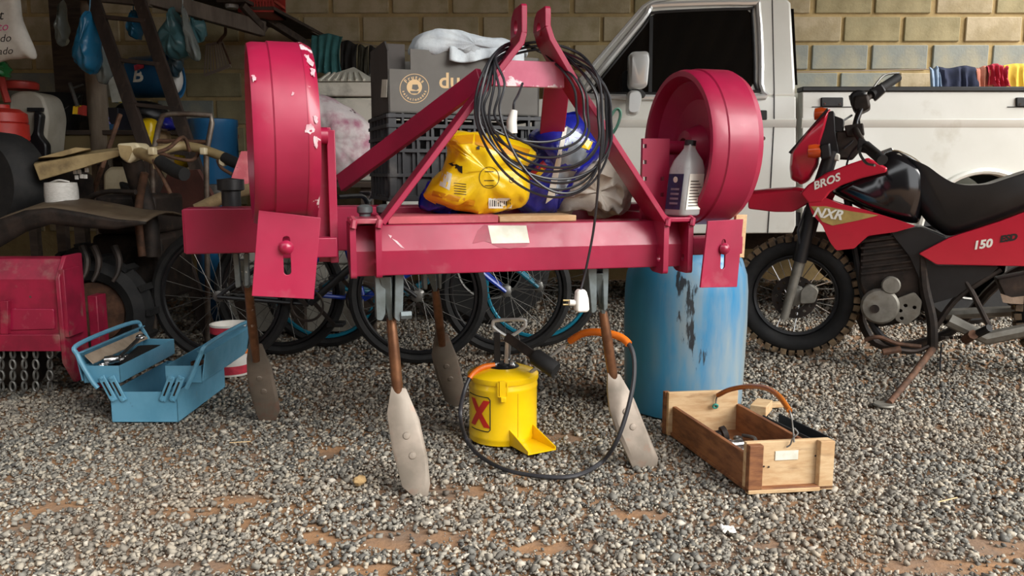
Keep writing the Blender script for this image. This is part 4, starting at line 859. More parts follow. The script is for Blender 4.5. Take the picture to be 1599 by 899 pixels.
for sgn, a, b, m_ in ((0, bv * -.0428, bu, M['white_print']), (1, bu * -.0428, bv, mat('navy_label', '#1c2740', '#26365a', rough=.4, scale=40))):
    q = [bo + a + b * s_ * .03 + up_ * h for s_, h in ((-1, .02), (1, .02), (1, .125), (-1, .125))]
    lb = MB().loft([q, [p - a * .02 for p in q]]).build('label', m_, bot, smooth=False)
    if sgn == 0:
        for i in range(9):
            q = [bo + a * 1.025 + b * s_ * .024 + up_ * h for s_, h in ((-1, .03 + i * .009), (1 - .3 * (i % 3), .03 + i * .009), (1 - .3 * (i % 3), .033 + i * .009), (-1, .033 + i * .009))]
            MB().add(q, [(0, 1, 2, 3)]).build('printed_line', M['grey_metal'], lb, smooth=False)
    else:
        MB().lathe([(.009, 0), (.009, .0004)], bo + a * 1.02 + up_ * .108, -bu, 14).build('label_emblem', M['paper'], lb)
        for i in range(4):
            q = [bo + a * 1.025 + b * s_ * .02 + up_ * h for s_, h in ((-1, .035 + i * .014), (.7, .035 + i * .014), (.7, .041 + i * .014), (-1, .041 + i * .014))]
            MB().add(q, [(0, 1, 2, 3)]).build('printed_line', M['bag_silver'], lb, smooth=False)
# plywood strip behind the far scraper plate
FQ = Frame(P(1160, 370, 2.52).x, 2.52, 20)
one('plywood_strip', 'narrow plywood strip standing behind the red scraper plate on the drum', 'board', MB().pp([(1150, 335), (1167, 335), (1162, 402), (1145, 402)], FQ, 0, .012), M['wood_raw'], bevel=.001)
# ================================================================ blue cantilever toolbox
bl_, br_ = G(175, 660), G(276, 662); tx0, tx1, ty0, ty1 = bl_.x, br_.x, bl_.y, bl_.y + .49
F0 = Frame(0, 0)
tb = thing('toolbox', 'light blue metal cantilever toolbox standing open on the gravel', 'toolbox', ((tx0 + tx1) / 2, (ty0 + ty1) / 2, 0))
def tray(x0, x1, y0, y1, z0, z1, m, name, t=.003):
    o = MB().boxF(F0, x0, x1, y0, y1, z0, z0 + t).boxF(F0, x0, x0 + t, y0, y1, z0, z1).boxF(F0, x1 - t, x1, y0, y1, z0, z1).boxF(F0, x0, x1, y0, y0 + t, z0, z1).boxF(F0, x0, x1, y1 - t, y1, z0, z1)
    return o.build(name, m, tb, smooth=False, bevel=.001)
tray(tx0, tx1, ty0, ty1, .002, .118, M['lblue'], 'lower_tray')
LX, RX = -.095, .095
tray(tx0 + LX, tx0 + LX + .135, ty0 + .005, ty1 - .005, .15, .215, M['lblue'], 'upper_tray'); tray(tx1 + RX - .135, tx1 + RX, ty0 + .005, ty1 - .005, .15, .215, M['lblue'], 'upper_tray')
# lid halves: sloping outer walls with a folded lip, carried by the trays
for x, s_ in ((tx0 + LX, -1), (tx1 + RX, 1)):
    a = [(x, .16), (x + s_ * .004, .16), (x + s_ * .022, .262), (x - s_ * .012, .272), (x - s_ * .012, .268), (x + s_ * .016, .258)]
    MB().loft([[Vector((p, y, z)) for p, z in a] for y in (ty0, ty1)]).build('lid_half', M['lblue'], tb, smooth=False)
    xe = x + s_ * .02
    pts = [(x - s_ * .055, ty0 - .006, .135), (x - s_ * .035, ty0 - .012, .17), (x + s_ * .004, ty0 - .012, .255), (xe, ty0 + .03, .292), (xe, ty1 - .04, .292), (x + s_ * .006, ty1 + .01, .255), (x - s_ * .035, ty1 + .012, .17)]
    MB().tube(spl([Vector(p) for p in pts], 6), .0085, 8).build('handle', M['lblue'], tb)
    MB().loft([[Vector((x - s_ * .03, y, z)) for y, z in ((ty0 + .02, .218), (ty0 + .022, .222), (ty1 - .02, .222), (ty1 - .02, .218))], [Vector((x - s_ * .002, y, z)) for y, z in ((ty0 + .02, .248), (ty0 + .022, .252), (ty1 - .02, .252), (ty1 - .02, .248))]]).build('inner_lip', mat('bare_board', '#a08f7c', '#8c7c6a', rough=.8, scale=20), tb)
    # slotted link arms on the near end
    for d in (0, .036):
        p0 = Vector((x - s_ * (.112 + d), ty0 - .005, .085)); p1 = Vector((x - s_ * (.07 + d), ty0 - .005, .178)) 
        if s_ > 0: p0, p1 = p0 + Vector((-.0, 0, 0)), p1
        lk = MB().bar(p0, p1, .026, .007, (0, 1, 0)).build('link_arm', M['lblue'], tb, bevel=.003)
        MB().bar(p0.lerp(p1, .22) - Vector((0, .004, 0)), p0.lerp(p1, .78) - Vector((0, .004, 0)), .006, .002, (0, 1, 0)).build('slot', M['darkiron'], lk)
        for p in (p0.lerp(p1, .06), p0.lerp(p1, .94)): MB().lathe([(.007, 0), (.006, .004), (.001, .005)], p - Vector((0, .003, 0)), (0, -1, 0), 10).build('rivet', M['lblue'], lk)
# tools in the trays
def spanner(a, b, w, label, m=M['chrome'], ring=True):
    a, b = Vector(a), Vector(b); d = (b - a).normalized(); x = d.cross(Vector((0, 0, 1))).normalized(); n = x.cross(d)
    t = MB().bar(a, b, w, w * .35, n); t.torus(a, n, w * 1.0, w * .42, 16, 6); t.torus(b, n, w * .8, w * .4, 16, 6)
    return one('spanner', label, 'spanner', t, m)
xa = tx0 + LX + .02
spanner((xa + .05, ty0 + .13, .212), (xa + .06, ty0 + .3, .262), .016, 'chrome ring spanner lying in the left tray of the blue toolbox')
spanner((xa + .03, ty0 + .05, .206), (xa + .045, ty0 + .19, .208), .014, 'short bright spanner at the near end of the left toolbox tray')
one('socket', 'short chrome socket lying in the left tray of the blue toolbox', 'socket', MB().lathe([(.010, 0), (.017, 0), (.017, .03), (.014, .034), (.014, .05), (.008, .05), (.008, .012), (.001, .012)], (xa + .02, ty0 + .09, .214), (1, .25, .1), 16), M['chrome'])
one('tool_roll', 'black folded tool pouch lying in the left toolbox tray', 'pouch', MB().loft([[Vector((xa + .05 + .036 * a, ty0 + y, .182 + .024 * b + .008 * math.sin(y * 40))) for a, b in rnd_poly([(-1, -.8), (1, -.8), (1, 1), (-1, 1)], .4, 2)] for y in (.12, .2, .28, .36, .44)]), M['rubber'])
one('pliers', 'dark pliers with open jaws resting in the lower toolbox tray', 'pliers', MB().tube(spl([(tx0 + .08, ty0 + .1, .02), (tx0 + .11, ty0 + .2, .06), (tx0 + .1, ty0 + .32, .1)], 4), .011, 8).tube(spl([(tx0 + .13, ty0 + .1, .02), (tx0 + .11, ty0 + .2, .06), (tx0 + .13, ty0 + .32, .1)], 4), .011, 8), M['darkiron'])
one('hammer_head', 'greasy dark hammer head lying in the lower toolbox tray', 'hammer', MB().lathe([(.001, 0), (.02, 0), (.022, .01), (.016, .025), (.02, .045), (.02, .09), (.008, .11)], (tx0 + .15, ty0 + .2, .03), (.3, 1, .3), 12), M['darkiron'])
one('bolt_tin', 'small dull tin of bolts in the right toolbox tray', 'tin', MB().lathe([(.03, 0), (.032, .002), (.032, .045), (.029, .045), (.029, .006), (.001, .006)], (tx1 + RX - .06, ty0 + .14, .154), n=20), M['rust'])
# ================================================================ paint can
pc_ = G(355, 588); pc_.y += .06
can = thing('paint_can', 'dented red and white paint can behind the blue toolbox', 'paint can', pc_)
pr = .084
MB().lathe([(pr * .98, .002), (pr, .006), (pr, .225), (pr * 1.03, .228), (pr * 1.03, .235), (pr * .93, .235), (pr * .93, .2), (.001, .2)], pc_, n=36).build('tin_body', M['white'], can)
for z0, z1, m_ in ((.012, .05, M['print_red']), (.196, .226, M['print_red']), (.12, .196, M['black'])): MB().lathe([(pr + .0008, z0), (pr + .0008, z1)], pc_, n=36, caps=False).build('label_band', m_, can)
MB().lathe([(pr + .0012, .1), (pr + .0012, .118)], pc_, n=36, caps=False).build('label_band', M['orange'], can)
def cyltext(s, size, c, r, a0, z, m, parent, bold=0, shear=0, name='lettering'): return text(s, size, lambda x, y, d: Vector((c[0] + (r + .0012 + d) * math.sin(a0 + x / r), c[1] - (r + .0012 + d) * math.cos(a0 + x / r), c[2] + z + y)), m, parent, name, bold=bold, shear=shear, th=.0003)
cyltext('uriA', .06, pc_, pr, -.35, .166, M['white_print'], can)
MB().lathe([(.03, 0), (.032, .004), (.03, .01)], pc_ + Vector((.02, .01, .2)), n=14).build('dried_paint', M['orange'], can)
# ================================================================ yellow grease pump
gb = Vector((G(785, 700).x, 2.70, 0)); gr = .118; gh = .222
gp = thing('grease_pump', 'yellow bucket grease pump with lever and hose standing on the gravel', 'grease pump', gb)
tilt = lambda p: p
body_prof = [(gr * .97, .004), (gr * 1.0, .006), (gr, .018), (gr * 1.012, .022), (gr * 1.012, .03), (gr, .034), (gr, .185), (gr * 1.014, .19), (gr * 1.014, .197), (gr, .201), (gr, .226)]
MB().lathe(body_prof, gb, n=48).build('bucket', M['yellow'], gp)
lid = MB().lathe([(gr * 1.03, .214), (gr * 1.04, .218), (gr * 1.04, .232), (gr * 1.0, .237), (gr * .7, .25), (gr * .42, .257), (.001, .258)], gb, n=48).build('lid', M['yellow'], gp)
# footplate with two gussets
FG = Frame(gb.x, gb.y, 35)
fp = [gb + Vector(p) for p in ((.02, -.11, .012), (.1, -.055, .012), (.175, -.155, .008), (.085, -.205, .008))]
ft_ = MB().loft([fp, [p + Vector((0, 0, .004)) for p in fp]]).build('footplate', M['yellow'], gp, smooth=False)
for i, j in ((0, 3), (1, 2)):
    a, b = fp[i], fp[j]; q = [a, b, b + Vector((0, 0, .012)), a + Vector((0, 0, .055))]; n_ = (b - a).cross(Vector((0, 0, 1))).normalized() * .002
    MB().loft([[p - n_ for p in q], [p + n_ for p in q]]).build('gusset', M['yellow'], ft_, smooth=False)
# clip on the front, seam, lettering
def gcyl(a, z, r=gr): return gb + Vector((r * math.sin(a), -r * math.cos(a), z))
cp = MB().bar(gcyl(.0, .235, gr + .008), gcyl(.0, .165, gr + .006), .02, .003, gcyl(0, 0) - gb).build('lid_clip', M['yellow'], gp); 
MB().tube([gcyl(-.12, .23, gr + .01), gcyl(-.12, .18, gr + .008), gcyl(.12, .18, gr + .008), gcyl(.12, .23, gr + .01)], .002, 6).build('clip_wire', M['yellow'], cp)
MB().box(gcyl(.02, .172, gr + .01), (.018, .012, .018)).build('clip_catch', M['yellow'], cp, bevel=.002)
MB().tube([gcyl(.45, .034, gr), gcyl(.45, .186, gr)], .0012, 5).build('seam', M['print_orange'], gp)
xm = MB()
for sgn in (-1, 1):
    def xs(u, v): 
        y = -.047 + .094 * v; x = sgn * (-.033 + .066 * v) + (u - .5) * .026; return gcyl(-.74 + x / gr, .114 + y, gr + .0014 + .0003 * sgn)
    xm.grid(xs, 4, 12)
xm.build('lettering', mat('red_lettering', '#c8281e', None, rough=.4), gp)
fr_ = [(-1.25, .172), (-.42, .172), (-.36, .164), (-.36, .062), (-.42, .054), (-1.25, .054)]
MB().tube([gcyl(fr_[i][0] + (fr_[i + 1][0] - fr_[i][0]) * k / 6, fr_[i][1] + (fr_[i + 1][1] - fr_[i][1]) * k / 6, gr + .0006) for i in range(5) for k in range(6)], .0016, 5).build('printed_frame', M['black_print'], gp)
# pump head
top = gb + Vector((0, 0, .258)); MB().lathe([(.055, -.012), (.056, -.002), (.05, .002), (.03, .004), (.03, .01), (.001, .011)], top, n=28).build('pump_flange', M['black'], gp)
ph = top + Vector((-.012, 0, 0))
MB().loft([[ph + Vector((a * .011 - .008, b * .014, h)) for a, b in ((-1, -1), (1, -1), (1, 1), (-1, 1))] for h in (0, .115)]).build('pump_bracket', M['black'], gp, bevel=.002)
MB().cyl(top + Vector((.012, -.012, 0)), top + Vector((.018, -.012, .105)), .012, 16).build('pump_cylinder', M['chrome'], gp)
MB().lathe([(.012, 0), (.014, .006), (.008, .014), (.008, .024)], top + Vector((.032, -.02, -.002)), n=10).build('valve_nut', M['chrome'], gp)
la, lb_ = P(790, 525, 2.66), P(868, 578, 2.56)
MB().bar(la, la.lerp(lb_, .62), .03, .012, (0, 1, 0)).build('lever', M['darkiron'], gp, bevel=.002)
MB().tube([la.lerp(lb_, .56), la.lerp(lb_, .6), la.lerp(lb_, .97), la.lerp(lb_, 1.0)], [.022, .028, .028, .025], 16).build('lever_grip', M['rubber'], gp)
hp = [P(x, y, 2.70) for x, y in ((790, 525), (772, 512), (770, 504), (776, 500), (816, 499), (820, 504), (818, 511), (797, 526))]
MB().tube([h for h in spl(hp, 4)], .0066, 8).build('carry_handle', mat('pale_cast_handle', '#d4d4d0', '#bcbcb8', rough=.35, metal=.3, scale=20), gp)
# hose: black, with orange guards at both ends
M['hose'] = mat('black_hose', '#26262a', '#2e2e32', rough=.5, scale=20)
hs = [P(772, 570, 2.68), P(752, 574, 2.66), P(735, 588, 2.64), P(724, 615, 2.60), P(719, 650, 2.52), G(728, 684, .03), G(748, 710, .014), G(790, 733, .012), G(850, 744, .012), G(900, 742, .012), G(938, 722, .02), P(962, 690, 2.36), P(980, 640, 2.38), P(990, 590, 2.42), P(988, 550, 2.46), P(972, 528, 2.5), P(940, 519, 2.54), P(912, 520, 2.58), P(890, 532, 2.62)]
hs_s = spl(hs, 8); MB().tube(hs_s, .0072, 9).build('hose', M['hose'], gp)
MB().tube(hs_s[:18], .0105, 10).build('hose_guard', M['orange'], gp); MB().tube(hs_s[15 * 8 - 4:], .0125, 10).build('hose_guard', M['orange'], gp)
MB().tube([P(768, 570, 2.68), P(778, 568, 2.69), P(786, 572, 2.7)], [.011, .009, .008], 10).build('hose_fitting', M['chrome'], gp)
MB().tube([P(893, 530, 2.62), P(886, 535, 2.63)], .011, 10).build('hose_fitting', M['chrome'], gp)
MB().tube([P(888, 534, 2.63), P(829, 581, 2.66)], .0066, 10).build('nozzle_pipe', mat('pale_steel_pipe', '#c4c2bc', '#a8a6a0', rough=.4, metal=.4, scale=20), gp)
# ================================================================ blue drum on the ground
dg = Vector((P(1066, 600, 3.08).x, 3.08, 0)); dr = .232
dprof = [(dr * .9, .0), (dr * .95, .006), (dr * .98, .05), (dr * 1.0, .2), (dr * 1.015, .34), (dr * 1.01, .47), (dr * .985, .53), (dr * .9, .59), (dr * .86, .6), (dr * .86, .625), (dr * .8, .63), (.001, .63)]
dm = thing('plastic_drum', 'scuffed light blue plastic drum standing under the red frame', 'drum', dg)
MB().lathe(dprof, dg, n=56).build('drum_body', M['drum_blue'], dm, ang=50)
MB().lathe([(.03, .628), (.03, .65), (.001, .65)], dg + Vector((.1, -.08, 0)), n=14).build('bung', M['black'], dm)
# ================================================================ wooden tool tray with hose handle
cA, cB = G(1168, 772), G(1300, 765); cu = (cB - cA); cw = cu.length; ang = math.degrees(math.atan2(cu.y, cu.x))
bk = G(1050, 684); lv = bk - cA; cl_ = .54
FW = Frame(cA.x, cA.y, math.degrees(math.atan2(lv.y, lv.x)) - 90); FWn = Frame(cA.x, cA.y, ang)
wt = thing('wooden_tray', 'open wooden tool tray with an orange hose handle on the gravel', 'tray', cA + cu * .5 + lv.normalized() * .27)
ln = lv.normalized(); un = Vector((cu.x, cu.y, 0)).normalized(); Zv = Vector((0, 0, 1))
def slab(o, a, b, c, name, m, par=wt, bev=.002):
    q = [o, o + a, o + a + b, o + b]; return MB().loft([q, [p + c for p in q]]).build(name, m, par, smooth=False, bevel=bev)
h1, h2 = .145, .105
slab(cA + Zv * .004, un * cw, ln * cl_, Zv * .012, 'bottom_board', M['wood_brown'])
slab(cA + un * .006 + ln * .02 + Zv * .004, ln * (cl_ - .03), Zv * h2, un * .014, 'side_board', M['wood_brown_y'])
slab(cA + un * (cw - .02) + ln * .02 + Zv * .004, ln * (cl_ - .03), Zv * h2, un * .014, 'side_board', M['wood_brown_y'])
fe = slab(cA + ln * .02 + Zv * .004 + un * .0, un * cw, Zv * h1, ln * .016, 'end_board', M['wood_raw'])
be = slab(cA + ln * (cl_ - .016) + Zv * .004 - un * .01, un * (cw * .98), Zv * (h1 + .01), ln * .016, 'end_board', M['wood_raw'])
slab(cA + un * .0 + Zv * .002, un * .042, Zv * (h1 - .002), ln * .02, 'batten', M['wood_brown'], fe); slab(cA + un * (cw - .044) + Zv * .002, un * .044, Zv * (h1 + .002), ln * .02, 'batten', M['wood_raw'], fe)
slab(cA + Zv * .0 - ln * .002, un * (cw - .04), Zv * .012, ln * .02, 'foot_batten', M['wood_raw'], fe)
slab(cA + ln * (cl_) - un * .016 + Zv * .004, un * .02, Zv * (h1 + .008), ln * .02, 'batten', M['wood_brown'], be)
q0 = cA + un * (cw * .34) + Zv * .092 + ln * .0185
slab(q0, un * .07, Zv * .028, ln * -.0006, 'paper_remnant', M['paper'], fe, 0)
for a, h in ((.055, .075), (.07, .073), (cw * .82, .1)): MB().lathe([(.003, 0), (.003, .001), (.0005, .0015)], cA + un * a + Zv * h + ln * .019, -ln, 8).build('nail', M['darkiron'], fe)
# handle of hose on twisted wire
hA = G(1118, 618, .0); a0 = cA + ln * (cl_ - .02) + un * (cw * .42) + Zv * (h1 - .03); b0 = cA + ln * .022 + un * (cw * .48) + Zv * (h1 - .02)
YA, YB = a0.y, b0.y
hw = [P(1117, 636, YA), P(1121, 617, YA), P(1140, 608, YA - .05), P(1170, 603, YA - .14), P(1196, 606, YA - .26), P(1216, 618, YA - .36), P(1233, 641, YB + .03), P(1238, 668, YB + .01), P(1240, 690, YB)]
MB().tube(spl(hw, 6), .0028, 6).build('handle_wire', M['grey_metal'], wt)
MB().tube(spl(hw[1:7], 8), .0085, 10).build('handle_hose', mat('orange_brown_hose', '#b5661f', '#a65a18', rough=.4, scale=10, coat=.2), wt)
MB().torus(P(1117, 634, YA - .004), (0, 1, .4), .008, .004, 12, 6).build('twine_knot', mat('green_twine', '#3f8f7f', None, rough=.8), wt)
MB().tube(spl([P(1240, 668, YB - .004), P(1246, 676, YB - .01), P(1238, 684, YB - .012), P(1234, 694, YB - .01), P(1228, 698, YB - .008)], 4), .0025, 6).build('wire_twist', M['grey_metal'], wt)
c0 = cA + ln * .3 + un * .07 + Zv * .04
one('socket', 'chrome socket lying in the wooden tray', 'socket', MB().lathe([(.012, 0), (.02, 0), (.02, .035), (.016, .04), (.016, .075), (.01, .08), (.01, .02), (.001, .02)], c0, un + ln * .1, 18), M['chrome'])
one('pipe_fitting', 'dark pipe fitting with a collar in the wooden tray', 'fitting', MB().lathe([(.014, 0), (.022, 0), (.022, .015), (.016, .018), (.016, .05), (.024, .054), (.024, .07), (.012, .07)], c0 - un * .03 + ln * .04 + Zv * .01, un + Zv * .3, 16), M['darkiron'])
spanner(cA + ln * .2 + un * .08 + Zv * .03, cA + ln * .38 + un * .17 + Zv * .035, .014, 'steel spanner lying across the wooden tray floor', M['grey_metal'])
one('hook', 'curved dark steel hook lying in the wooden tray', 'hook', MB().tube(spl([c0 + ln * -.06 + un * .02, c0 + ln * -.04 + un * .08 + Zv * .01, c0 + ln * .0 + un * .115 + Zv * .02, c0 + ln * .05 + un * .1 + Zv * .015], 5), .006, 8), M['grey_metal'])
# dark channel and offcuts behind the tray
a, b = G(1204, 652, .04), G(1283, 690, .04)
d = (b - a).normalized(); x_ = Vector((-d.y, d.x, 0))
one('steel_channel', 'black steel channel lying behind the wooden tray', 'channel', MB().bar(a - Zv * .035, b - Zv * .035, .07, .006).bar(a + x_ * .034 - Zv * .012, b + x_ * .034 - Zv * .012, .006, .05).bar(a - x_ * .034 - Zv * .012, b - x_ * .034 - Zv * .012, .006, .05), M['matte_black'], bevel=.001)
def offcut(c, rz, size, label, m): 
    mm = Matrix.Rotation(R(rz), 3, 'Z'); one('wood_offcut', label, 'wood offcut', MB().box(c, size, mm), m, bevel=.002)
offcut(G(1196, 652, 0) + Vector((0, .06, .022)), 60, (.11, .06, .04), 'pale wood offcut behind the wooden tray end board', M['wood_raw'])
offcut(G(1216, 642, 0) + Vector((0, .05, .012)), 10, (.07, .025, .02), 'small pale wood chip beside the black steel channel', M['wood_raw'])
offcut(G(1278, 694, 0) + Vector((.01, .04, .015)), 75, (.05, .03, .028), 'grey wood block at the end of the black channel', M['wood_grey'])
# scraps on the gravel
sc_ = G(1136, 832)
def scr(u, v): return (sc_.x + (u - .5) * .035, sc_.y + (v - .5) * .04, .012 + .012 * nz(u, v, 1, 4))
one('paper_scrap', 'small crumpled white paper scrap on the bare gravel', 'paper', MB().grid(scr, 6, 6), M['white'], solid=.001)
def pebble(px, py, r, label, m, seed):
    c = G(px, py, r * .4); me = MB().lathe([(.001, -r * .6), (r * .6, -r * .5), (r, 0), (r * .7, r * .45), (.001, r * .55)], c, n=9)
    me.v = [tuple(Vector(v) + Vector((nz(*v, 60 + seed), nz(*v, 70 + seed), nz(*v, 80 + seed))) * r * .35) for v in me.v]; one('pebble', label, 'stone', me, m, smooth=False)
pebble(561, 750, .021, 'large sandy yellow stone on the gravel left of the tine tip', mat('sandy_stone', '#b59668', '#9a7c52', rough=.9, scale=40), 1)
for i, (x, y, rz) in enumerate(((375, 690, 5), (1480, 780, 20))):
    c = G(x, y, .016); dd = Vector((math.cos(R(rz)), math.sin(R(rz)), .04)) * .035; one('straw', ('dry straw lying on the gravel below the blue toolbox', 'dry straw lying on the gravel right of the wooden tray')[i], 'straw', MB().tube([c - dd, c, c + dd], .0016, 5), M['tan'])
# ================================================================ bicycles leaning in a row behind the subsoiler
def bicycle(pxr, pxf, Y, rw, mframe, label, mrim):
    yr = .0; xr, xf = P(pxr, 440, Y).x, P(pxf, 440, Y).x; F = Frame(xr, Y, 0); wb = xf - xr
    b = thing('bicycle', label, 'bicycle', F.w(wb / 2, 0, 0), 'bicycles behind the subsoiler')
    for u, nm in ((0, 'rear_wheel'), (wb, 'front_wheel')):
        c = F.w(u, 0, rw); w = MB().torus(c, F.n, rw - .024, .023, 52, 8).build(nm, M['rubber'], b); MB().torus(c, F.n, rw - .055, .011, 48, 6).build('rim', mrim, w)
        MB().lathe([(.018, -.045), (.028, -.04), (.014, -.03), (.014, .03), (.028, .04), (.018, .045)], c, F.n, 12).build('hub', M['grey_metal'], w)
        x, y, a = basis(F.n)
        for i in range(24):
            t = 2 * math.pi * i / 24; t2 = t + (.5 if (i // 2) % 2 else -.5); p = c + (x * math.cos(t) + y * math.sin(t)) * (rw - .06); q = c + (x * math.cos(t2) + y * math.sin(t2)) * .026 + a * (.036 if i % 2 else -.036)
            MB().tube([q, p], .0016, 4).build('spoke', M['grey_metal'], w)
    bb = F.w(.42, 0, rw - .04); st = F.w(.32, 0, .62); h0 = F.w(wb - .22, 0, .70); h1 = F.w(wb - .19, 0, .58)
    for nm, pts, r in (('seat_tube', [bb, st], .016), ('top_tube', [st - Vector((0, 0, .03)), h0], .015), ('down_tube', [bb, h1], .018), ('head_tube', [h0 + Vector((-.01, 0, .04)), h1 + Vector((.01, 0, -.03))], .02)): MB().tube(pts, r, 10).build(nm, mframe, b)
    for s_ in (-.05, .05):
        MB().tube([bb + F.n * s_ * .6, F.w(0, s_, rw)], .01, 8).build('chain_stay', mframe, b); MB().tube([st + F.n * s_ * .3 - Vector((0, 0, .04)), F.w(0, s_, rw)], .009, 8).build('seat_stay', mframe, b)
        MB().tube(spl([h1 + F.n * s_ * .5, h1 + F.n * s_ + F.u * .04 - Vector((0, 0, .12)), F.w(wb, s_, rw)], 4), [.015, .013, .009], 8).build('fork_blade', mframe, b)
    MB().tube([st, st + F.u * -.02 + Vector((0, 0, .07))], .012, 8).build('seat_post', M['chrome'], b)
    sp = st + F.u * -.03 + Vector((0, 0, .075))
    MB().loft([[sp + F.u * u + F.n * (a * w) + Vector((0, 0, z * .5 + .01 * h)) for a, z in ((-1, 0), (-.7, .05), (.7, .05), (1, 0), (.6, -.02), (-.6, -.02))] for u, w, h in ((-.12, .06, 2), (-.08, .075, 1), (0, .05, 0), (.1, .022, 0), (.14, .012, -1))]).build('saddle', M['black'], b)
    hb_ = h0 + F.u * -.01 + Vector((0, 0, .08)); MB().tube([h0, hb_], .013, 8).build('stem', M['black'], b)
    MB().tube(spl([hb_ + F.n * -.26 + F.u * -.08 + Vector((0, 0, .03)), hb_ + F.n * -.14 + F.u * .0 + Vector((0, 0, .03)), hb_, hb_ + F.n * .14 + Vector((0, 0, .03)), hb_ + F.n * .26 + F.u * -.08 + Vector((0, 0, .03))], 4), .011, 8).build('handlebar', M['black'], b)
    cr = MB().torus(bb + F.n * -.05, F.n, .075, .006, 28, 6).build('chainring', M['darkiron'], b)
    for s_ in (-1, 1):
        e = bb + F.n * .07 * s_ + (F.u * .1 + Vector((0, 0, -.12))) * s_; ca = MB().bar(bb + F.n * .06 * s_, e, .018, .012, F.n).build('crank', M['darkiron'], b); MB().box(e + F.n * .04 * s_, (.08, .08, .02)).build('pedal', M['black'], ca, bevel=.003)
bicycle(345, 652, 3.78, .335, M['black'], 'black bicycle with a dark rim, nearest of the row behind the subsoiler', M['black'])
bicycle(436, 790, 3.97, .33, mat('blue_bike_frame', '#1c3fae', '#173590', rough=.3, coat=.4), 'blue framed bicycle in the middle of the row behind the subsoiler', M['black'])
bicycle(508, 840, 4.16, .325, mat('teal_bike_frame', '#167a94', None, rough=.3, coat=.4), 'teal framed bicycle at the back of the row behind the subsoiler', mat('teal_rim', '#1d7f9a', None, rough=.3, metal=.3))
# pale foam box behind the wheels
FZ = Frame(0, 4.5)
fb = thing('foam_box', 'pale grey foam box with lid behind the bicycle wheels', 'box', FZ.w(P(455, 440, 4.5).x, .2, 0)); a, b = FZ.uz(348, 440)[0], FZ.uz(566, 440)[0]
M['foam'] = mat('dirty_foam', '#b8b4aa', '#a39e92', rough=.85, scale=5, dust=('#7a7266', .6, 6))
MB().boxF(FZ, a, b, 0, .42, .01, .4).build('box_body', M['foam'], fb, bevel=.012); MB().boxF(FZ, a - .01, b + .01, -.01, .43, .403, .47).build('box_lid', M['foam'], fb, bevel=.012)
# ================================================================ timber rack at the back: post, shelf beams, bench
M['post'] = mat('grey_log', '#8f8170', '#706353', rough=.9, scale=9, stretch=(1, 1, .25), dust=('#8f8474', .58, 7), bump=.3, bscale=30)
rack = thing('timber_rack', 'rough timber rack with a log post and bench boards along the wall', 'rack', (P(141, 200, 5.3).x, 5.5, 0))
a = P(141, 0, 5.3)
MB().tube([Vector((a.x + .01 * nz(z, 0, 0, 3), 5.3, z)) for z in np.linspace(-.01, 2.9, 14)], [.066, .062, .064, .06, .062, .058], 12).build('log_post', M['post'], rack)
# bench boards
FBn = Frame(0, 5.25); zb1 = FBn.uz(100, 203)[1]
for i in range(4): MB().boxF(FBn, -4.3, FBn.uz(186, 215)[0] + .55, .0 + i * .17, .16 + i * .17, zb1 - .03, zb1).build('bench_board', M['wood_brown'] if i else M['wood_dark'], rack, bevel=.003)
MB().boxF(FBn, -4.3, FBn.uz(186, 215)[0] + .55, .02, .05, FBn.uz(100, 234)[1], zb1 - .03).build('bench_apron', mat('yellowish_board', '#7a6a48', '#65573a', rough=.8, scale=6, stretch=(.3, 2, 2)), rack)
for x in (-4.1, -2.9, FBn.uz(186, 215)[0] + .45):
    for v in (.05, .6): MB().boxF(FBn, x, x + .07, v, v + .07, 0, zb1 - .03).build('bench_leg', M['wood_dark'], rack)
# overhead shelf: front beam running to the right, cross boards, brace
MB().bar(P(228, -6, 5.2), P(412, 46, 5.75), .06, .10).build('shelf_beam', M['wood_grey'], rack, bevel=.004)
MB().bar(P(-40, -30, 5.2), P(236, -2, 5.2), .06, .10).build('shelf_beam', M['wood_grey'], rack, bevel=.004)
p0 = P(390, 20, 5.75); MB().bar(P(372, 2, 5.7), P(492, 78, 6.6), .05, .05).build('shelf_brace', M['wood_dark'], rack, bevel=.003)
MB().bar(P(378, 8, 5.6), P(414, 48, 5.75), .04, .045).build('shelf_brace', M['wood_dark'], rack, bevel=.003)
for i in range(5):
    q0 = P(232 + i * 44, -16 + i * 12, 5.2 + i * .13); MB().bar(q0 + Vector((0, -.03, .075)), q0 + Vector((.1, 1.2, .075)), .2, .022).build('shelf_board', M['wood_dark'], rack)
MB().boxF(Frame(0, 5.9), P(75, 0, 5.9).x, P(127, 0, 5.9).x, 0, .03, zb1 + .0, 2.6).build('back_board', M['wood_dark'], rack)
# red crate on the shelf and a bottle beside it
Fr = Frame(0, 5.7); rc = thing('red_crate', 'red slatted plastic crate on the overhead timber shelf', 'crate', Fr.p(400, 18, .15)); u0, z0 = Fr.uz(372, 19); u1, _ = Fr.uz(428, 19); z1 = Fr.uz(400, -22)[1]
M['redplastic'] = mat('red_crate_plastic', '#b83a30', '#9a2c26', rough=.45, scale=8)
MB().boxF(Fr, u0, u1, 0, .3, z0, z0 + .015).build('crate_floor', M['redplastic'], rc)
for z in (z0, z0 + .07, z1 - .02): MB().boxF(Fr, u0, u1, -.006, .006, z, z + .02).build('rail', M['redplastic'], rc)
for z in (z0, z0 + .07, z1 - .02): MB().boxF(Fr, u1 - .012, u1, 0, .3, z, z + .02).build('rail', M['redplastic'], rc)
for i in range(12): u = u0 + (u1 - u0 - .012) * i / 11; MB().boxF(Fr, u, u + .012, -.004, .008, z0, z1).build('slat', M['redplastic'], rc)
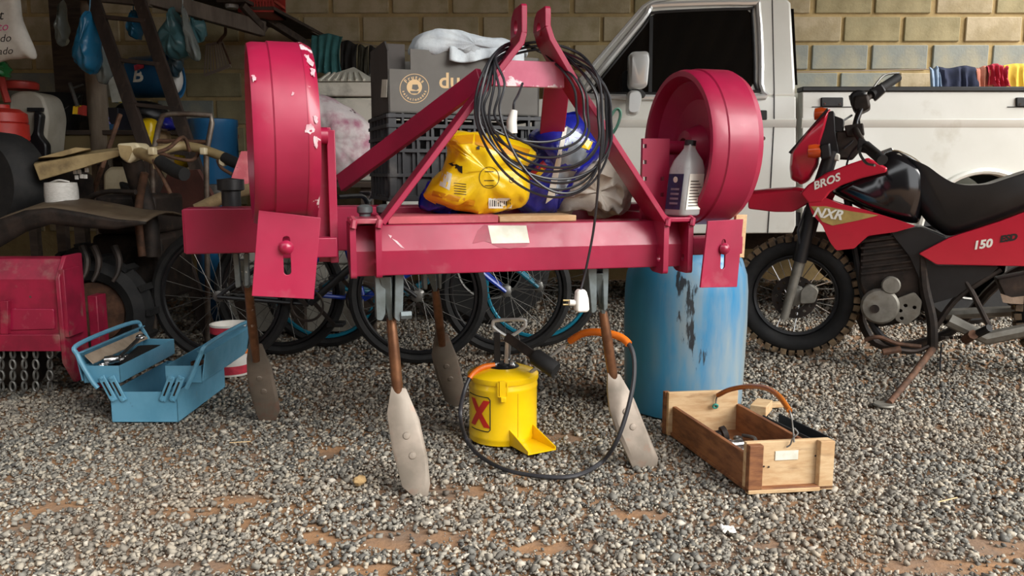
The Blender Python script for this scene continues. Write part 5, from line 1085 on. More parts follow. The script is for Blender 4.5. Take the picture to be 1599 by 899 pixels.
MB().boxF(Fr, u0, u1, .29, .3, z0, z1).build('back_panel', M['redplastic'], rc)
cb = Fr.p(362, 6, -.05); one('clear_jar', 'small clear jar standing beside the red crate on the overhead shelf', 'jar', MB().lathe([(.04, 0), (.045, .01), (.045, .09), (.03, .11), (.03, .12), (.001, .12)], cb - Vector((0, 0, .03)), n=16), M['pet'])
# ================================================================ wooden ladder leaning on the rack
ld = thing('ladder', 'dark wooden ladder leaning against the timber rack', 'ladder', G(240, 400).lerp(Vector((P(240, 250, 4.3).x, 4.3, 0)), 1))
l0, l1 = P(143, -10, 5.0), P(238, 262, 4.62); r0, r1 = P(213, -14, 5.0), P(303, 252, 4.62)
l1, r1 = l1 + (l1 - l0) * .75, r1 + (r1 - r0) * .75
sc0 = -l1.z / (l1.z - l0.z + 1e-9)
def toz(a, b, z): t = (z - a.z) / (b.z - a.z); return a + (b - a) * t
M['wood_ladder'] = mat('dark_ladder_wood', '#3d3029', '#2c231e', rough=.75, scale=8, stretch=(2, 2, .4), dust=('#5e4d40', .6, 9))
for a, b in ((l0, l1), (r0, r1)): MB().bar(a, toz(a, b, .0), .07, .035, (0, 1, 0)).build('rail', M['wood_ladder'], ld, bevel=.003)
for z in np.arange(.25, 2.3, .262):
    pa, pb = toz(l0, l1, z + .01), toz(r0, r1, z - .02)
    MB().bar(pa, pb, .04, .022).build('rung', M['wood_ladder'], ld, bevel=.002)
# ================================================================ hanging bags
def film(name, c, rough=.25, tr=.4): return mat(name, c, None, rough=rough, trans=tr, alpha=1, bump=.5, bscale=18, coat=.3)
M['bagb'] = film('blue_bag_film', '#2f86b4', tr=.25); M['bagc'] = film('clear_bag_film', '#aab4b0', tr=.5); M['bagt'] = film('teal_bag_film', '#5f8f96', tr=.4); M['bagg'] = film('green_film', '#2f8a4c', tr=.2); M['bagdk'] = film('dark_bag_film', '#3e5a68', tr=.2)
def hang(pix, Y, d, m, label, seed, name='hanging_bag', cat='plastic bag', amp=.02, tie=None, ns=11):
    F = Frame(0, Y); t = thing(name, label, cat, F.p(*pix[0], 0), 'bags hanging from the timber rack')
    MB().add(*(lambda q: (q.v, q.f))(pillow(pix, F, 0, d, amp=amp, seed=seed, ns=ns, k=8, fold=.01 if amp > .005 else 0, nf=13, top=pix[0], rows=14))).build('bag_body', m, t, ang=70)
    x, y = tie or pix[0]; MB().tube(spl([F.p(x - 2, y + 8), F.p(x, y - 2), F.p(x + 1, y - 18), F.p(x + 2, y - 32)], 3), .004, 5).build('bag_handle', m, t)
hang([(140, 16), (147, 30), (152, 60), (153, 100), (146, 118), (130, 108), (118, 96), (120, 70), (130, 40)], 4.95, .1, M['bagb'], 'deep blue plastic bag hanging in front of the log post', 3)
hang([(158, 50), (166, 80), (172, 118), (160, 132), (153, 120), (152, 80)], 5.1, .06, M['bagc'], 'clear plastic bag with green contents hanging beside the log post', 5)
hang([(208, 18), (216, 24), (220, 48), (214, 62), (204, 58), (201, 40)], 5.4, .07, M['bagb'], 'small blue plastic bag hanging between the ladder rails', 6)
hang([(272, 10), (280, 30), (297, 60), (298, 84), (284, 94), (266, 90), (250, 66), (252, 48), (264, 30)], 5.3, .1, M['bagt'], 'teal tinted plastic bag hanging from the shelf beam', 8)
hang([(285, 8), (292, 30), (304, 60), (312, 90), (298, 92), (288, 60)], 5.25, .05, M['bagc'], 'long clear plastic bag hanging beside the teal tinted bag', 9)
hang([(300, 16), (306, 28), (320, 36), (320, 54), (312, 66), (302, 60), (300, 40)], 5.45, .06, M['bagt'], 'small pale green plastic bag hanging near the wire rake', 12)
hang([(272, 70), (282, 84), (284, 110), (270, 120), (262, 104)], 5.5, .04, M['bagdk'], 'dark plastic bag hanging low behind the ladder rail', 13)
hang([(250, 98), (275, 98), (285, 120), (282, 140), (270, 147), (258, 135)], 5.6, .05, M['white'], 'white plastic basin tilted beside the blue bin', 14, name='basin', cat='basin', amp=.004)
hang([(99, 0), (104, 30), (107, 66), (98, 74), (88, 62), (92, 30)], 5.5, .05, M['bagc'], 'grey empty plastic bag hanging against the dark wall', 15)
hang([(0, 90), (10, 100), (12, 112), (2, 120), (-12, 110), (-10, 96)], 4.8, .05, M['bagg'], 'green plastic bag hanging under the white tote', 16)
# printed tote bag
tq = [(-30, -20), (22, -20), (34, 30), (57, 88), (40, 91), (15, 93), (-30, 90)]
mt_ = pillow(tq, Frame(0, 4.6), 0, .05, amp=.006, seed=17, ns=9); tt = one('tote_bag', 'white cloth tote bag with pink and black lettering hanging at the edge', 'bag', mt_, mat('white_cloth', '#d8d5cc', '#c6c2b8', rough=.9, scale=10), ang=70); tv = bvh(mt_)
M['pink_print'] = mat('pink_print', '#d6508c', None, rough=.6)
for s_, h, x, y, m_ in (('t', 22, 1, 24, M['black_print']), ('to', 19, 4, 42, M['pink_print']), ('do', 17, 8, 60, M['black_print']), ('ado', 16, 8, 80, M['black_print'])): dtext(tv, s_, h, x, y, -4, m_, tt, shear=.25)
# wire rake / basket fan hanging on the wall
Fk = Frame(0, 6.3); rk = thing('wire_rake', 'fan shaped wire lawn rake head hanging on the block wall', 'rake', Fk.p(350, 40, 0)); M['wire'] = mat('pale_wire', '#9a8a7c', None, rough=.5, metal=.4)
MB().tube(spl([Fk.p(352, 38), Fk.p(352, 52), Fk.p(346, 60), Fk.p(340, 68)], 4), .012, 6).build('rake_socket', M['rust'], rk)
for i in range(9):
    t = i / 8; MB().tube([Fk.p(322 + 26 * t, 70 - 4 * t), Fk.p(319 + 40 * t, 116 - 14 * t), Fk.p(321 + 40 * t, 119 - 14 * t)], .006, 5).build('tine', M['wire'], rk)
MB().tube([Fk.p(319, 117), Fk.p(340, 110), Fk.p(359, 102)], .012, 6).build('cross_wire', M['wire'], rk); MB().tube([Fk.p(322, 70), Fk.p(348, 66)], .01, 6).build('cross_wire', M['wire'], rk)
MB().tube([Fk.p(345, 62), Fk.p(352, 80), Fk.p(360, 100)], .008, 6).build('stay_wire', M['rust'], rk)
# blue bin lying on its side with printed letter
Fn = Frame(0, 5.55); bc_ = Fn.p(238, 122); bn = thing('blue_bin', 'blue plastic bin with a white printed letter lying on the rack', 'bin', bc_)
pn = [(.12, 0), (.135, .02), (.145, .28), (.155, .3), (.14, .3), (.13, .03), (.001, .02)]
MB().lathe(pn, Fn.p(207, 122, .05), (1, -.1, .05), 32).build('bin_body', M['drum_dark'], bn)
for s_, m_, dx in (('B', M['paper'], 0),): 
    Fb2 = Frame(0, bc_.y - .1); text(s_, .13, lambda x, y, d: Vector((Fb2.p(214, 118).x + x, bc_.y + .05 - math.sqrt(max(.0, .15 ** 2 - (Fb2.p(214, 118).z + y - bc_.z) ** 2)) - .004 - d, Fb2.p(214, 118).z + y)), m_, bn, bold=.003, shear=.2)
MB().pp([(209, 102), (224, 98), (224, 106), (210, 110)], Frame(0, bc_.y - .125), 0, .01).build('red_mark', M['print_red'], bn)
# paper sheet and dark box on the bench
one('paper_sheet', 'white paper card stuck behind the ladder above the bench', 'paper', MB().pp([(166, 112), (182, 110), (194, 158), (175, 160)], Frame(0, 5.45), 0, .004), M['paper'], smooth=False)
Fe = Frame(0, 5.35); zb_p = zb1
def onbench(name, label, cat, x0, x1, y1, dv, m, v=0.0, **k):
    F = Frame(0, 5.3 + v); u0, u1 = F.uz(x0, 200)[0], F.uz(x1, 200)[0]; return one(name, label, cat, MB().boxF(F, u0, u1, 0, dv, zb1 + .001, F.uz(x0, y1)[1]), m, **k)
bx_ = onbench('product_box', 'black cardboard box with blue lettering standing on the bench behind the ladder', 'box', 154, 186, 168, .2, mat('black_card', '#12141c', '#1a1d28', rough=.5, scale=10), bevel=.002)
Fq = Frame(0, 5.298); text('ER', .07, lambda x, y, d: Fq.w(Fq.uz(163, 188)[0] + x, -d, Fq.uz(163, 188)[1] + y), M['print_blue'], bx_, bold=.002)
MB().pp([(155, 194), (185, 194), (185, 202), (155, 202)], Fq, -.001, .002).build('blue_band', M['drum_dark'], bx_)
one('blue_can', 'pale blue and yellow spray can standing behind the log post', 'can', MB().lathe([(.035, 0), (.036, .004), (.036, .14), (.02, .165), (.012, .17), (.012, .19), (.001, .19)], Fe.w(Fe.uz(160, 150)[0], .25, Fe.uz(160, 156)[1]), n=20), mat('can_print', '#3aa0c8', '#d8c040', rough=.4, scale=20))
dkb = pillow([(182, 178), (190, 164), (215, 158), (240, 160), (258, 172), (262, 190), (240, 200), (200, 200)], Frame(0, 5.6), 0, .14, amp=.015, seed=40); one('black_sack', 'black plastic sack lying on the bench behind the ladder', 'bag', dkb, M['black'], ang=60)
for i, (q, m_, lb) in enumerate((([(222, 188), (242, 186), (246, 210), (240, 236), (224, 236), (220, 210)], 'bag_yellow', 'yellow printed seed bag standing between the ladder rails'), ([(246, 188), (262, 182), (272, 196), (268, 204), (252, 202)], 'bag_blue', 'small blue and yellow packet lying on top of the seed bags'), ([(246, 206), (262, 204), (264, 226), (258, 240), (246, 238)], 'wood_raw', 'beige paper seed bag standing beside the yellow bag'), ([(276, 240), (290, 242), (294, 256), (286, 264), (276, 258)], 'bag_yellow', 'yellow packet tucked under the tiller handlebar'))):
    one('seed_bag', lb, 'bag', pillow(q, Frame(0, 4.9 + .1 * i), 0, .07, amp=.01, seed=50 + i), M[m_], group='seed bags behind the ladder', ang=60)
# knapsack sprayer
Fs = Frame(0, 5.0); M['poly'] = mat('translucent_tank', '#c9c3b4', '#b5ae9c', rough=.45, trans=.2, scale=5)
sp = thing('knapsack_sprayer', 'white plastic knapsack sprayer with red lid on the bench', 'sprayer', Fs.p(48, 250, .12))
o = rnd_poly([Fs.uz(x, y) for x, y in ((14, 148), (30, 142), (50, 142), (66, 150), (73, 172), (75, 185), (70, 240), (34, 250), (32, 190), (12, 175))], .03)
MB().prism(o, Fs, 0, .22).build('tank', M['poly'], sp, bevel=.03)
ld_ = Fs.p(32, 140, .1); MB().lathe([(.1, 0), (.105, .01), (.105, .04), (.09, .05), (.001, .052)], ld_, n=28).build('lid', M['redplastic'], sp)
MB().pp([(42, 168), (66, 168), (66, 174), (42, 174)], Fs, -.02, .03).build('strap_hook', M['black'], sp); MB().pp([(52, 172), (64, 178), (60, 210), (72, 225), (72, 250), (38, 250), (38, 225), (52, 205)], Fs, -.05, .06, rnd=.02).build('back_pad', M['black'], sp, bevel=.01)
MB().tube([Fs.p(2, 120, -.05), Fs.p(6, 140, -.05), Fs.p(12, 160, -.05)], .02, 8).build('pump_lever', M['redplastic'], sp)
lb2 = thing('low_bench', 'dark low bench carrying the sprayer behind the tractor', 'bench', (P(30, 250, 4.9).x, 4.9, 0)); Fy = Frame(0, 4.6); zy = P(48, 249, 5.0).z
for i in range(4): MB().boxF(Fy, Fy.uz(-60, 250)[0], Fy.uz(84, 250)[0], i * .155, i * .155 + .15, zy - .03, zy - .001).build('bench_board', M['wood_dark'], lb2, bevel=.002)
for x in (-56, 74):
    for v in (.03, .55): MB().boxF(Fy, Fy.uz(x, 250)[0], Fy.uz(x, 250)[0] + .05, v, v + .05, 0, zy - .03).build('bench_leg', M['wood_dark'], lb2)
one('red_jerrycan', 'red ribbed plastic canister at the left edge of the bench', 'canister', MB().lathe([(.13, 0), (.14, .02), (.14, .1), (.132, .105), (.14, .112), (.14, .2), (.13, .205), (.138, .21), (.135, .26), (.1, .285), (.05, .29), (.05, .31), (.001, .31)], Vector((P(3, 200, 4.75).x, 4.75, zy)), n=32), mat('red_canister', '#c4362c', '#b02c24', rough=.4, scale=6))
Fu = Frame(0, 5.3); uc = Fu.p(95, 203, .2); bu_ = thing('black_bucket', 'black rubber bucket standing on the bench beside the sprayer', 'bucket', (uc.x, uc.y, zb1))
MB().lathe([(.1, .002), (.11, .006), (.145, .24), (.15, .25), (.14, .25), (.105, .02), (.001, .015)], (uc.x, uc.y, zb1), n=30).build('bucket_body', M['rubber'], bu_)
MB().tube(spl([(uc.x - .148, uc.y, zb1 + .24), (uc.x - .08, uc.y - .12, zb1 + .14), (uc.x + .05, uc.y - .145, zb1 + .1), (uc.x + .148, uc.y, zb1 + .24)], 5), .004, 6).build('bail', M['grey_metal'], bu_)
br = thing('brush', 'paint brush with red and yellow head leaning by the log post', 'brush', P(122, 178, 5.1)); MB().tube([P(109, 130, 5.15), P(121, 166, 5.1)], .012, 8).build('handle', M['grey_metal'], br)
MB().tube([P(112, 138, 5.14), P(130, 132, 5.24)], .006, 6).build('hanging_cord', M['grey_metal'], br)
MB().pp([(114, 166), (122, 164), (121, 178), (113, 178)], Frame(0, 5.1), 0, .05).build('yellow_clip', M['yellow'], br); MB().pp([(122, 168), (129, 164), (129, 180), (121, 178)], Frame(0, 5.1), 0, .05).build('red_clip', M['redplastic'], br)
# ================================================================ blue drum by the wall
b0_ = P(338, 298, 5.0); bd = thing('plastic_drum', 'dark blue plastic drum with pale base standing by the wall', 'drum', (b0_.x, 5.0, 0)); rr = (P(374, 240, 5.0).x - P(302, 240, 5.0).x) / 2
zt_ = P(338, 186, 5.0).z; z_b = P(338, 288, 5.0).z
MB().lathe([(rr * .9, 0), (rr * .96, .03), (rr * .96, z_b), (rr, z_b + .02), (rr, zt_ - .05), (rr * 1.03, zt_ - .04), (rr * 1.03, zt_ - .005), (rr * .94, zt_), (.001, zt_ - .01)], (b0_.x, 5.0, 0), n=44).build('drum_body', M['drum_dark'], bd)
MB().lathe([(rr * .99, z_b - .06), (rr * 1.0, z_b - .05), (rr * 1.0, z_b), (rr * .97, z_b + .005)], (b0_.x, 5.0, 0), n=44, caps=False).build('base_ring', M['grey_metal'], bd)
# tubular trolley handle
tf = thing('tube_frame', 'bent steel tube hand trolley frame standing before the blue drum', 'trolley', (P(290, 300, 4.2).x, 4.2, 0))
tp_ = [Vector((P(226, 300, 4.2).x, 4.2, .02)), P(238, 245, 4.2), P(248, 196, 4.2), P(254, 181, 4.2), P(266, 178, 4.2), P(300, 178, 4.2), P(330, 180, 4.2), P(331, 192, 4.2), P(322, 240, 4.2), Vector((P(312, 300, 4.2).x, 4.2, .02))]
MB().tube(tp_, .014, 10).build('bent_tube', mat('rusty_chrome', '#8f857a', '#5e4d42', rough=.4, metal=.6, scale=8), tf); MB().tube([P(243, 220, 4.2), P(326, 222, 4.2)], .012, 8).build('cross_tube', M['rust'], tf)
MB().tube([P(188, 178, 4.25), P(160, 260, 4.2), P(135, 330, 4.4)], .012, 8).build('loose_rod', M['rust'], tf)
# ================================================================ walking tractor (beige column, fender, engine, handlebars)
M['beige'] = mat('beige_machine_paint', '#a8946c', '#8d7a55', rough=.5, scale=7, dust=('#5e4e38', .58, 8), chips=('#3a3028', .68, 14)); M['ivory'] = mat('ivory_plastic', '#cfc3a4', '#b8aa88', rough=.4, scale=8)
wtY = 3.75; wk = thing('walking_tractor', 'dusty beige two-wheel walking tractor with long handlebars', 'tractor', (P(120, 400, wtY).x, wtY, 0))
Fh = Frame(0, wtY)
MB().loft([[P(54, 252, 3.9), P(52, 256, 3.75), P(62, 282, 3.75), P(68, 280, 3.9)], [P(120, 238, 3.9), P(122, 243, 3.75), P(124, 264, 3.75), P(122, 262, 3.9)], [P(184, 230, 3.85), P(186, 234, 3.75), P(186, 244, 3.75), P(184, 242, 3.85)]]).build('column_cover', M['beige'], wk, bevel=.004)
MB().loft([[P(60, 246, 3.75), P(118, 230, 3.75), P(142, 232, 3.75), P(96, 244, 3.75)], [P(60, 250, 3.9), P(118, 234, 3.9), P(142, 236, 3.9), P(96, 248, 3.9)]]).build('cover_flap', M['beige'], wk, smooth=False)
MB().pp([(181, 224), (212, 222), (222, 234), (214, 246), (200, 256), (186, 246)], Fh, -.06, .12, rnd=.015).build('control_head', M['ivory'], wk, bevel=.012)
MB().pp([(184, 226), (204, 228), (206, 236), (199, 252), (188, 244)], Fh, -.066, .01, rnd=.006).build('control_panel', M['beige'], wk)
def hb2(pts, r, m, name): MB().tube(spl([P(x, y, Y) for x, y, Y in pts], 4), r, 10).build(name, m, wk)
hb2([(212, 236, 3.72), (232, 244, 3.66), (252, 254, 3.6)], .026, M['beige'], 'handlebar'); hb2([(250, 252, 3.6), (272, 266, 3.54), (288, 272, 3.5)], .03, M['rubber'], 'grip')
hb2([(214, 236, 3.82), (246, 236, 3.95), (280, 228, 4.05), (312, 232, 4.05), (352, 246, 4.0)], .024, M['beige'], 'handlebar'); hb2([(350, 246, 4.0), (372, 256, 3.97), (390, 262, 3.95)], .028, M['rubber'], 'grip')
for pts in ([(240, 250, 3.6), (246, 262, 3.58), (258, 285, 3.55), (266, 302, 3.55)], [(340, 250, 4.0), (346, 262, 3.98), (362, 272, 3.97)], [(236, 240, 3.7), (262, 232, 3.8), (286, 214, 3.9), (296, 236, 3.95)], [(232, 244, 3.9), (252, 240, 3.9), (270, 246, 3.95), (300, 250, 4.0), (312, 234, 4.05)]): hb2(pts, .009, M['rust'], 'lever')
for x, y in ((238, 236), (246, 258), (318, 236), (348, 254)): MB().box(P(x, y, 3.62 if x < 300 else 4.0), (.03, .04, .035)).build('lever_bracket', M['ivory'], wk, bevel=.006)
# steering stem down to the gearbox
hb2([(206, 250, 3.75), (220, 300, 3.8), (232, 350, 3.8), (236, 400, 3.8)], .045, M['darkiron'], 'stem_tube'); hb2([(212, 300, 3.7), (160, 300, 3.75), (120, 320, 3.8)], .012, M['darkiron'], 'control_rod'); hb2([(226, 270, 3.72), (216, 330, 3.75), (222, 400, 3.75)], .018, M['rust'], 'stay')
# broad mud guard: curved sheet
def fend(u, v):
    px = np.interp(u, np.linspace(0, 1, 7), [-40, 0, 40, 80, 130, 180, 228]); py = np.interp(u, np.linspace(0, 1, 7), [366, 342, 328, 324, 332, 342, 346]); p = P(px, py, 3.45)
    return Vector((p.x, 3.45 + .42 * v, p.z + .03 * math.sin(v * math.pi) ))
MB().grid(fend, 24, 6).build('mud_guard', mat('rusty_brown_sheet', '#5e5140', '#4a3c2e', rough=.6, metal=.2, scale=7, dust=('#7e6a4e', .58, 8)), wk, solid=.008)
def fend2(u, v):
    px = np.interp(u, np.linspace(0, 1, 7), [-40, 0, 40, 80, 130, 180, 228]); py = np.interp(u, np.linspace(0, 1, 7), [366, 342, 328, 324, 332, 342, 346]); dn = np.interp(u, np.linspace(0, 1, 7), [40, 44, 34, 26, 24, 16, 4]); p = P(px, py + dn * v, 3.447)
    return p
MB().grid(fend2, 24, 3).build('guard_skirt', M['darkiron'], wk, solid=.006)
MB().boxF(Fh, Fh.uz(125, 400)[0], Fh.uz(236, 400)[0], .1, .5, .28, .62).build('gearbox', M['darkiron'], wk, bevel=.03)
MB().boxF(Fh, Fh.uz(130, 320)[0], Fh.uz(226, 320)[0], .1, .45, .62, Fh.uz(150, 305)[1]).build('engine_tray', M['darkiron'], wk, bevel=.02)
tc_ = Vector((P(14, 290, 3.9).x, 3.78, .63)); tc2 = Vector((P(-20, 420, 3.7).x - .1, 3.5, .32))
MB().lathe([(.1, -.1), (.2, -.1), (.235, -.06), (.24, 0), (.235, .06), (.2, .1), (.1, .1)], Vector((P(0, 290, 3.85).x - .02, 3.9, P(0, 285, 3.85).z)), (.35, 1, 0), 36).build('flywheel_cover', M['rubber'], wk)
MB().boxF(Fh, Fh.uz(-20, 300)[0], Fh.uz(66, 300)[0], .12, .5, P(0, 345, 3.8).z, P(0, 268, 3.8).z).build('engine_block', M['darkiron'], wk, bevel=.04)
for (x, y) in ((20, 272), (34, 300), (44, 322)): MB().lathe([(.03, 0), (.034, .01), (.03, .06), (.001, .065)], P(x, y, 3.86), (0, -1, 0), 14).build('engine_boss', M['darkiron'], wk)
# land wheels with lugs, each on its hub
for (x, Y) in ((150, 3.72), (150, 4.35)):
    c = Vector((P(x, 440, Y).x, Y, .27)); w_ = MB().torus(c, (0, 1, 0), .2, .065, 36, 8, sx=1.1).build('land_wheel', M['rubber'], wk)
    MB().lathe([(.14, -.03), (.15, 0), (.14, .03), (.05, .02), (.001, .03)], c, (0, 1, 0), 20).build('wheel_disc', M['rust'], w_)
    for i in range(14): t = 2 * math.pi * i / 14; MB().box(c + Vector((math.cos(t), 0, math.sin(t))) * .262, (.02, .12, .03), Matrix.Rotation(-t, 3, 'Y')).build('lug', M['rubber'], w_)
for i, x in enumerate((128, 146, 178)): MB().tube(spl([P(x, 385, 3.62), P(x + 8, 405, 3.6), P(x + 6, 425, 3.58), P(x - 2, 440, 3.56)], 4), [.018, .014, .008], 8).build('tiller_blade', M['darkiron'], wk)
# twine spool on the guard
sp_ = P(98, 326, 3.62); ts = thing('twine_spool', 'large white plastic twine spool standing on the brown mud guard', 'spool', sp_)
M['twine'] = mat('shiny_white_twine', '#c4c2bd', '#aeaca6', rough=.3, scale=60, stretch=(1, 1, 6), bump=.3, bscale=120, coat=.2)
rs = (P(122, 305, 3.62).x - P(74, 305, 3.62).x) / 2; hs_ = P(98, 285, 3.62).z - sp_.z
MB().lathe([(rs * .96, .002), (rs, .01), (rs * .985, hs_ * .25), (rs, hs_ * .5), (rs * .99, hs_ * .8), (rs * .95, hs_), (rs * .35, hs_ + .004), (rs * .33, hs_ - .06), (.001, hs_ - .06)], sp_, n=40).build('twine_winding', M['twine'], ts)
MB().tube(spl([sp_ + Vector((-.03, -.03, hs_)), sp_ + Vector((.02, -.05, hs_ + .012)), sp_ + Vector((.05, -.02, hs_ + .004))], 4), .004, 5).build('loose_end', M['twine'], ts)
# boxes and boards around it
one('orange_crate', 'orange plastic crate under the walking tractor handlebar', 'crate', MB().pp([(184, 362), (234, 356), (236, 420), (186, 424)], Frame(0, 4.75), 0, .3, holes=[[(200, 372), (222, 370), (222, 380), (200, 382)], [(198, 392), (224, 390), (224, 410), (198, 412)]]), mat('orange_plastic', '#d2521c', '#b84416', rough=.5, scale=6), bevel=.004)
FBrd = Frame(0, 4.15, -12)
one('brown_board', 'reddish brown painted panel leaning behind the tractor handlebars', 'board', MB().pp([(262, 268), (308, 264), (332, 306), (300, 345), (268, 400), (240, 420), (236, 340)], Frame(P(290, 300, 4.3).x, 4.3, -10), 0, .03), mat('brown_paint_board', '#5f352b', '#4a2a22', rough=.7, scale=5, dust=('#7a5244', .6, 6)), bevel=.003)
one('pink_board', 'narrow flaking pink board leaning beside the left gauge wheel', 'board', MB().pp([(376, 236), (386, 236), (388, 304), (352, 302)], Frame(0, 3.0), 0, .02), M['wood_pink'], bevel=.002)
one('bark_pole', 'rough bark covered pole lying under the pink board', 'pole', MB().tube([P(306, 328, 2.95), P(340, 312, 2.98), P(372, 300, 3.0), P(400, 292, 3.02)], .024, 10), mat('bark', '#6e5c40', '#54452f', rough=.95, scale=14, bump=.5, bscale=40))
one('black_pot', 'black plastic pot standing behind the left end of the red beam', 'pot', MB().lathe([(.03, 0), (.032, .01), (.032, .06), (.045, .065), (.045, .1), (.001, .105)], P(362, 326, 2.75), n=18), M['black'])
one('cream_jug', 'cream plastic jerrycan behind the tractor stem', 'jerrycan', MB().pp([(160, 270), (170, 260), (214, 260), (216, 312), (160, 312)], Frame(0, 5.1), 0, .2, rnd=.03), M['ivory'], bevel=.02)
one('black_shoe', 'black rubber boot lying behind the walking tractor', 'boot', pillow([(188, 284), (204, 288), (216, 286), (224, 296), (222, 310), (196, 304)], Frame(0, 4.9), 0, .05, amp=.003, seed=66), M['rubber'], ang=60)
for i in range(9):
    x, y = 118 + (i % 3) * 8 + random.uniform(-2, 2), 258 + (i // 3) * 9 + random.uniform(-2, 2)
    MB().box(P(x, y, 3.83), (.016, .01, .02)).build('bolt_tag', M['white'], wk, bevel=.002)
# ================================================================ red flail mower with a chain curtain
Fm = Frame(P(100, 480, 3.18).x, 3.18, 0)
mw = thing('flail_mower', 'red metal mower hood with hanging chain curtain at the left edge', 'mower', Fm.w(-.25, .25, 0)); ux_ = lambda x, y, v=0: Fm.uz(x, y, v)
zA, zB_, zC = ux_(0, 405)[1], ux_(0, 436)[1], ux_(0, 545)[1]; um0 = ux_(-220, 480)[0]; um1 = ux_(96, 480)[0]
sec = [(.04, zA), (.0, zB_), (-.01, zC + .03), (0, zC), (.13, zC), (.13, zA)]
MB().loft([[Fm.w(u, v, z) for v, z in sec] for u in (um0, um1)]).build('hood', M['redpaint_old'], mw, smooth=False, bevel=.004)
MB().prism([(-.03, zC - .05), (-.03, zB_ + .01), (.03, zA + .012), (.15, zA + .012), (.15, .06), (.04, .06)], Frame(*Fm.w(um1, 0, 0)[:2], 90), 0, -.018).build('side_plate', M['redpaint_old'], mw, bevel=.003)
MB().boxF(Fm, ux_(98, 450)[0], ux_(106, 450)[0], -.02, .1, ux_(98, 525)[1], ux_(98, 420)[1]).build('edge_strip', M['redpaint_old'], mw, bevel=.002)
MB().pp([(16, 482), (84, 482), (86, 514), (15, 516)], Fm, -.012, .006, rnd=.01).build('raised_panel', M['red2'], mw, bevel=.004); MB().pp([(0, 470), (12, 470), (12, 522), (0, 522)], Fm, -.03, .03).build('bracket', M['redpaint_old'], mw, bevel=.002)
MB().boxF(Fm, um0, um1, -.03, .02, ux_(0, 546)[1], ux_(0, 520)[1]).build('lower_rail', M['redpaint_old'], mw, bevel=.003)
one('red_box', 'dark red metal box behind the mower side plate', 'box', MB().boxF(Fm, um1 + .02, um1 + .06, .16, .24, .0, .4), M['redpaint_old'], bevel=.003)
cxs = [-30, -14, 2, 20, 38, 56, 78]
for i, x in enumerate(cxs):
    for r_ in range(4):
        p = Fm.p(x, 552 + r_ * 17, -.005); ax_ = (0, 1, 0) if (r_ + i) % 2 == 0 else (1, .25, 0)
        q = MB(); xx, yy, aa = basis(ax_); rings = []
        n_ = 14
        for k in range(n_):
            t = 2 * math.pi * k / n_; d = (Vector((1, 0, 0)) if ax_[1] == 1 else Vector((.2, 1, 0)).normalized()) * math.cos(t) * .011 + Vector((0, 0, 1)) * math.sin(t) * .02
            rings.append(p + d)
        q.tube(rings, .0048, 6, closed=True).build('chain_link', M['grey_metal'], mw)
MB().lathe([(.1, 0), (.1, .6)], Fm.w(um0, .15, .12), (1, 0, 0), 20).build('rotor', M['darkiron'], mw)
# ================================================================ things between subsoiler and wall
bch = thing('bench', 'dark wooden bench carrying the grey bin behind the subsoiler', 'bench', (P(530, 250, 4.6).x, 4.7, 0)); Fz = Frame(0, 4.4); zbn = Fz.uz(540, 284)[1]
for i in range(5): MB().boxF(Fz, Fz.uz(440, 240)[0], Fz.uz(584, 240)[0], i * .17, i * .17 + .16, zbn - .03, zbn).build('bench_board', M['wood_dark'], bch, bevel=.002)
for x in (446, 560):
    for v in (.03, .76): MB().boxF(Fz, Fz.uz(x, 240)[0], Fz.uz(x, 240)[0] + .06, v, v + .06, 0, zbn - .03).build('bench_leg', M['wood_dark'], bch)
gbn = thing('grey_bin', 'pale grey plastic bin with a ribbed pitched lid behind the gauge wheel', 'bin', Fz.w(Fz.uz(542, 200)[0], .25, zbn)); Fz = Frame(0, 4.75); a, b = Fz.uz(486, 150)[0], Fz.uz(590, 150)[0]
M['greyplastic'] = mat('pale_grey_plastic', '#dad8ca', '#cac8ba', rough=.6, scale=5, dust=('#7d7c70', .6, 6))
MB().boxF(Fz, a + .01, b - .01, .02, .46, zbn + .002, Fz.uz(540, 152)[1]).build('bin_body', M['greyplastic'], gbn, bevel=.012); MB().boxF(Fz, a, b, 0, .48, Fz.uz(540, 150)[1], Fz.uz(540, 128)[1]).build('lid_rim', M['greyplastic'], gbn, bevel=.008)
zr_, zp_ = Fz.uz(540, 127)[1], Fz.uz(540, 103)[1] + .02; mid = (a + b) / 2
lidm = MB().add([Fz.w(a, -.01, zr_), Fz.w(b, -.01, zr_), Fz.w(b, .49, zr_), Fz.w(a, .49, zr_), Fz.w(mid + .02, .2, zp_), Fz.w(mid + .02, .3, zp_)], [(0, 1, 4), (1, 2, 5, 4), (2, 3, 5), (3, 0, 4, 5), (0, 3, 2, 1)]).build('lid_top', M['greyplastic'], gbn, smooth=False, bevel=.004)
for i in range(7):
    t = .14 + i * .11; p0, p1 = Fz.w(a + (b - a) * t, -.006, zr_ + .006), Fz.w(a + (b - a) * (t * .7 + .12), .12, zr_ + (zp_ - zr_) * .58); MB().bar(p0, p1, .014, .012).build('lid_rib', M['greyplastic'], lidm, bevel=.002)
one('stained_sack', 'white woven sack with pink stains slumped behind the gauge wheel', 'sack', pillow([(478, 150), (500, 148), (530, 160), (572, 188), (590, 220), (590, 262), (560, 282), (500, 286), (474, 270), (470, 200)], Frame(0, 4.58), 0, .17, amp=.016, seed=77, ns=8, fold=.008, nf=7), mat('stained_white_sack', '#e0d6d6', '#cdc2c4', rough=.75, scale=10, dust=('#a8446e', .47, 6), chips=('#4a2a30', .66, 5)), ang=60)
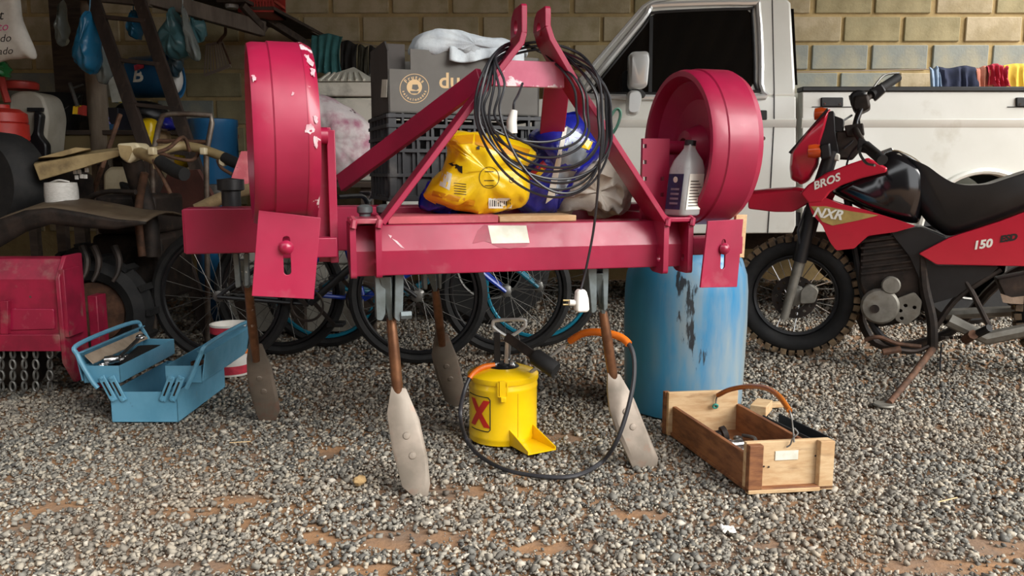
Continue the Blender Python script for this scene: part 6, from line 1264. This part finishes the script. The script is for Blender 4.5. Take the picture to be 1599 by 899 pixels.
# ================================================================ laundry on a line before the wall
CL = 6.55
one('clothes_line', 'thin wire clothes line stretched along the block wall', 'wire', MB().tube([P(430, 20, CL), P(500, 56, CL), P(590, 72, CL), P(900, 120, CL), P(1450, 108, CL), P(1760, 100, CL)], .004, 5), M['wire'])
def cloth(pix_top, ybot, label, m, seed, folds=5, dep=.05, cat='cloth', name='hanging_cloth', Y=CL):
    (xa, ya), (xb, yb) = pix_top
    def fn(u, v):
        x = xa + (xb - xa) * u; yt = ya + (yb - ya) * u + 2.0 * math.sin(u * 7 + seed); yl = ybot[0] + (ybot[1] - ybot[0]) * u + 3 * math.sin(u * 9 + seed * 2); y = yt + (yl - yt) * v
        fo_ = .5 + .5 * math.sin(u * folds * 6.28 + seed + v * 1.5 + 3.5 * nz(u * 3, v, seed, 1)) * (.5 + .9 * abs(nz(u * 4, v * 2, seed + 3, 1.3))); w = 1 - .10 * math.sin(v * 3.1) * math.sin(seed); return P(xa + (x - xa) * w + 0, y, Y - .012) + Vector((0, -.01 - dep * (.3 + .7 * v) * fo_ - (.015 if v > 0 else 0), 0))
    c = MB().grid(fn, folds * 8, 10); return one(name, label, cat, c, m, group='laundry on the line', solid=.004)
def cm(n, a, b=None, st=None): return mat(n, a, b, rough=.9, scale=8 if not st else 30, stretch=st or (1, 1, 1), bump=.2, bscale=200)
cloth([(488, 54), (536, 56)], (118, 116), 'teal green shirt hanging on the clothes line', cm('teal_cloth', '#4d8a8a', '#3d7272'), 1, 4)
cloth([(534, 64), (560, 68)], (116, 116), 'black trousers hanging beside the teal shirt', cm('black_cloth', '#211f1d', '#2c2926'), 2, 2)
cloth([(560, 71), (576, 73)], (116, 118), 'dark olive cloth hanging beside the black trousers', cm('olive_cloth', '#3a372c', '#4a4638'), 3, 2)
cloth([(577, 73), (596, 74)], (116, 116), 'dark grey cloth hanging last on the line beside the carton', cm('charcoal_cloth', '#2f2d2b', '#3a3835'), 4, 2)
cloth([(1449, 107), (1463, 105)], (150, 150), 'pale blue cloth hanging behind the truck bed', cm('paleblue_cloth', '#8fa3ba', '#7f93ab'), 5, 2)
cloth([(1463, 105), (1521, 105)], (150, 150), 'navy blue trousers hanging behind the truck bed', cm('navy_cloth', '#1b2238', '#222a44'), 6, 3)
st_ = cm('striped_cloth', '#c98a72', '#a85f50', (6, 1, .05)); cloth([(1520, 106), (1546, 105)], (150, 150), 'orange striped cloth hanging behind the truck bed', st_, 7, 2)
cloth([(1536, 102), (1570, 102)], (136, 140), 'red cloth bunched on the line behind the truck bed', cm('red_cloth', '#b22a40', '#98203a'), 8, 4, dep=.09)
cloth([(1564, 102), (1640, 101)], (150, 150), 'yellow shirt hanging behind the truck bed', cm('yellow_cloth', '#e2c24e', '#d4b03c'), 9, 4)
